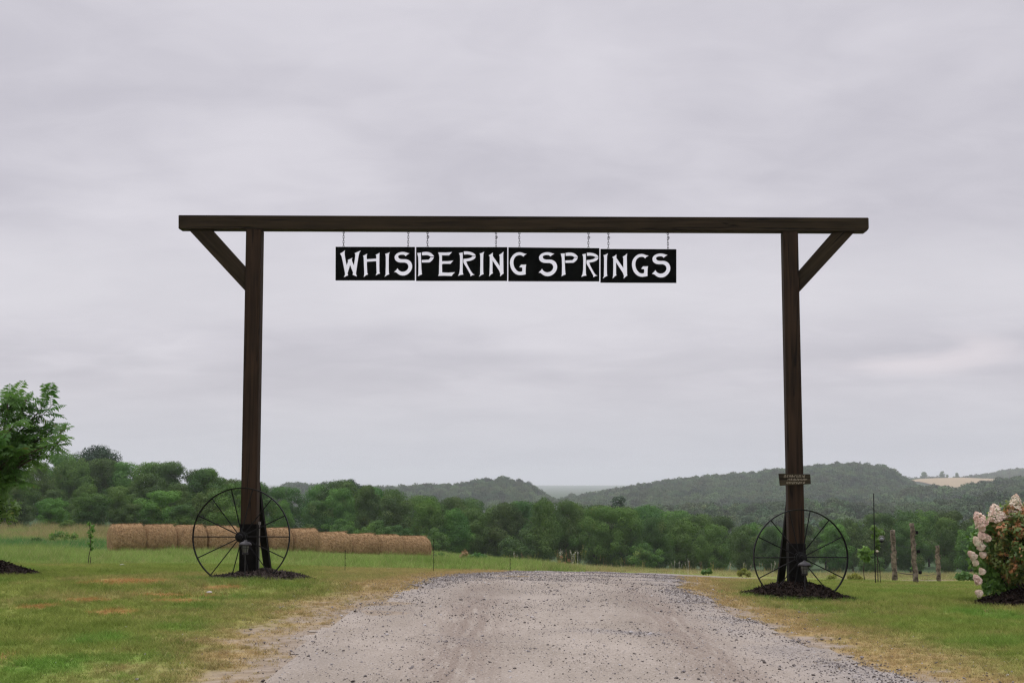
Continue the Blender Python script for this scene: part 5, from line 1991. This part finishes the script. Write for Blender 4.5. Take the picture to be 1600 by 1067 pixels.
# thin fence stakes at the mown edge
for px, t, b, D, lb in ((539, 858, 894, 21.5, 'thin fence stake in front of the hay bales'), (677.5, 842, 894, 22, 'thin tall fence stake just right of the hay bales'), (797, 872, 893.5, 23, 'thin short fence stake at the road crest')):
    p = P(px, b, D)
    bm = bmesh.new()
    h = P(px, t, D).z - p.z
    tube(bm, [(0, 0, -.15), (0, 0, h)], 0.0045, 6)
    for f in (.3, .6, .9):
        bx(bm, 0.004, 0.018, -.003, .003, h * f, h * f + .006)
    o = from_bm('fence_stake', bm, M_IRON, None, p)
    tag(o, lb, 'stake', 'thin fence stakes at the lawn edge')
# single stones in the lawn
for px, py, wd_, lb in ((327, 928.5, 5, 'flat grey stone in the left lawn below the wheel'), (191, 885, 5, 'small white stone in the left lawn near the sapling'), (608, 890.5, 3.5, 'small white stone at the mown edge before the bales')):
    x, y = row_to_ground(px, py)
    bm = bmesh.new()
    bmesh.ops.create_icosphere(bm, subdivisions=2, radius=1)
    r_ = wd_ / F * y
    for v in bm.verts:
        v.co = Vector((v.co.x * r_, v.co.y * r_ * .7, v.co.z * r_ * .35)) * random.uniform(.88, 1.1)
    o = from_bm('stone', bm, M_STONE3, None, (x, y, G(x, y) + r_ * .1 + .02))
    tag(o, lb, 'stone')

# lush tufts round the feet of the wheels
TALLP = [tuft('tall_tuft', 18, 0.13, 0.005, 0.06, M_BLADE, 0.9, seed=90 + i) for i in range(3)]
n = 420
a = R.rand(n) * 6.28
rr_ = 0.45 + 0.35 * R.rand(n)
x = np.where(R.rand(n) < .5, LP.x - 0.22 + rr_ * np.cos(a) * .75, RP.x + rr_ * np.cos(a) * 1.25)
left = x < 0
y = np.where(left, LP.y, RP.y) - np.abs(rr_ * np.sin(a)) * np.where(left, .9, 1.0) - 0.05
sv = np.where(left, R.uniform(.15, .6, n), R.uniform(.3, .6, n))
scatter('tall_tufts', np.stack([x, y, gz(x, y)], 1), np.stack([np.zeros(n), np.zeros(n), R.rand(n) * 6.28], 1), np.stack([sv, sv, sv], 1), R.randint(0, 3, n), TALLP,
        {'lush': np.full(n, .9), 'dry': np.zeros(n), 'orange': np.zeros(n), 'rnd': R.rand(n)}, 'uncut lush grass around the feet of the two wheels', 'grass')

# coarser clumps and flat weeds dotted over the lawn
x, y = samples(5, -10, 10, 7, 24)
d = road_d(x, y) + edge_noise(x, y)
k = (d > 0.25) & (vn(x, y, 0.9) > 0.45)
x, y = x[k], y[k]
n = len(x)
lush, dry, orange, bare, field = cover(x, y)
sv = R.uniform(.22, .52, n)
scatter('grass_clumps', np.stack([x, y, gz(x, y)], 1), np.stack([np.zeros(n), np.zeros(n), R.rand(n) * 6.28], 1), np.stack([sv * 1.6, sv * 1.6, sv], 1), R.randint(0, 3, n), TALLP,
        {'lush': R.rand(n) * .8, 'dry': np.clip(dry * .8 + (R.rand(n) < .15), 0, 1), 'orange': np.zeros(n), 'rnd': R.rand(n)}, 'coarser grass clumps standing out of the mown lawn', 'grass')

# ------------------------------------------------------------------ haze
bm = bmesh.new()
bx(bm, -30000, 30000, -600, 9000, -75, 42)
hz = bpy.data.materials.new('air_haze')
hz.use_nodes = True
t = NT(hz.node_tree)
t.n.clear()
pv = t.add('ShaderNodeVolumePrincipled', {'Color': c4(0.93, 0.955, 1.0), 'Density': 0.00016})
t.add('ShaderNodeOutputMaterial', {'Volume': pv.outputs[0]})
o = from_bm('haze', bm, hz)
tag(o, 'pale damp air fading the distant hills', 'haze', kind='stuff')
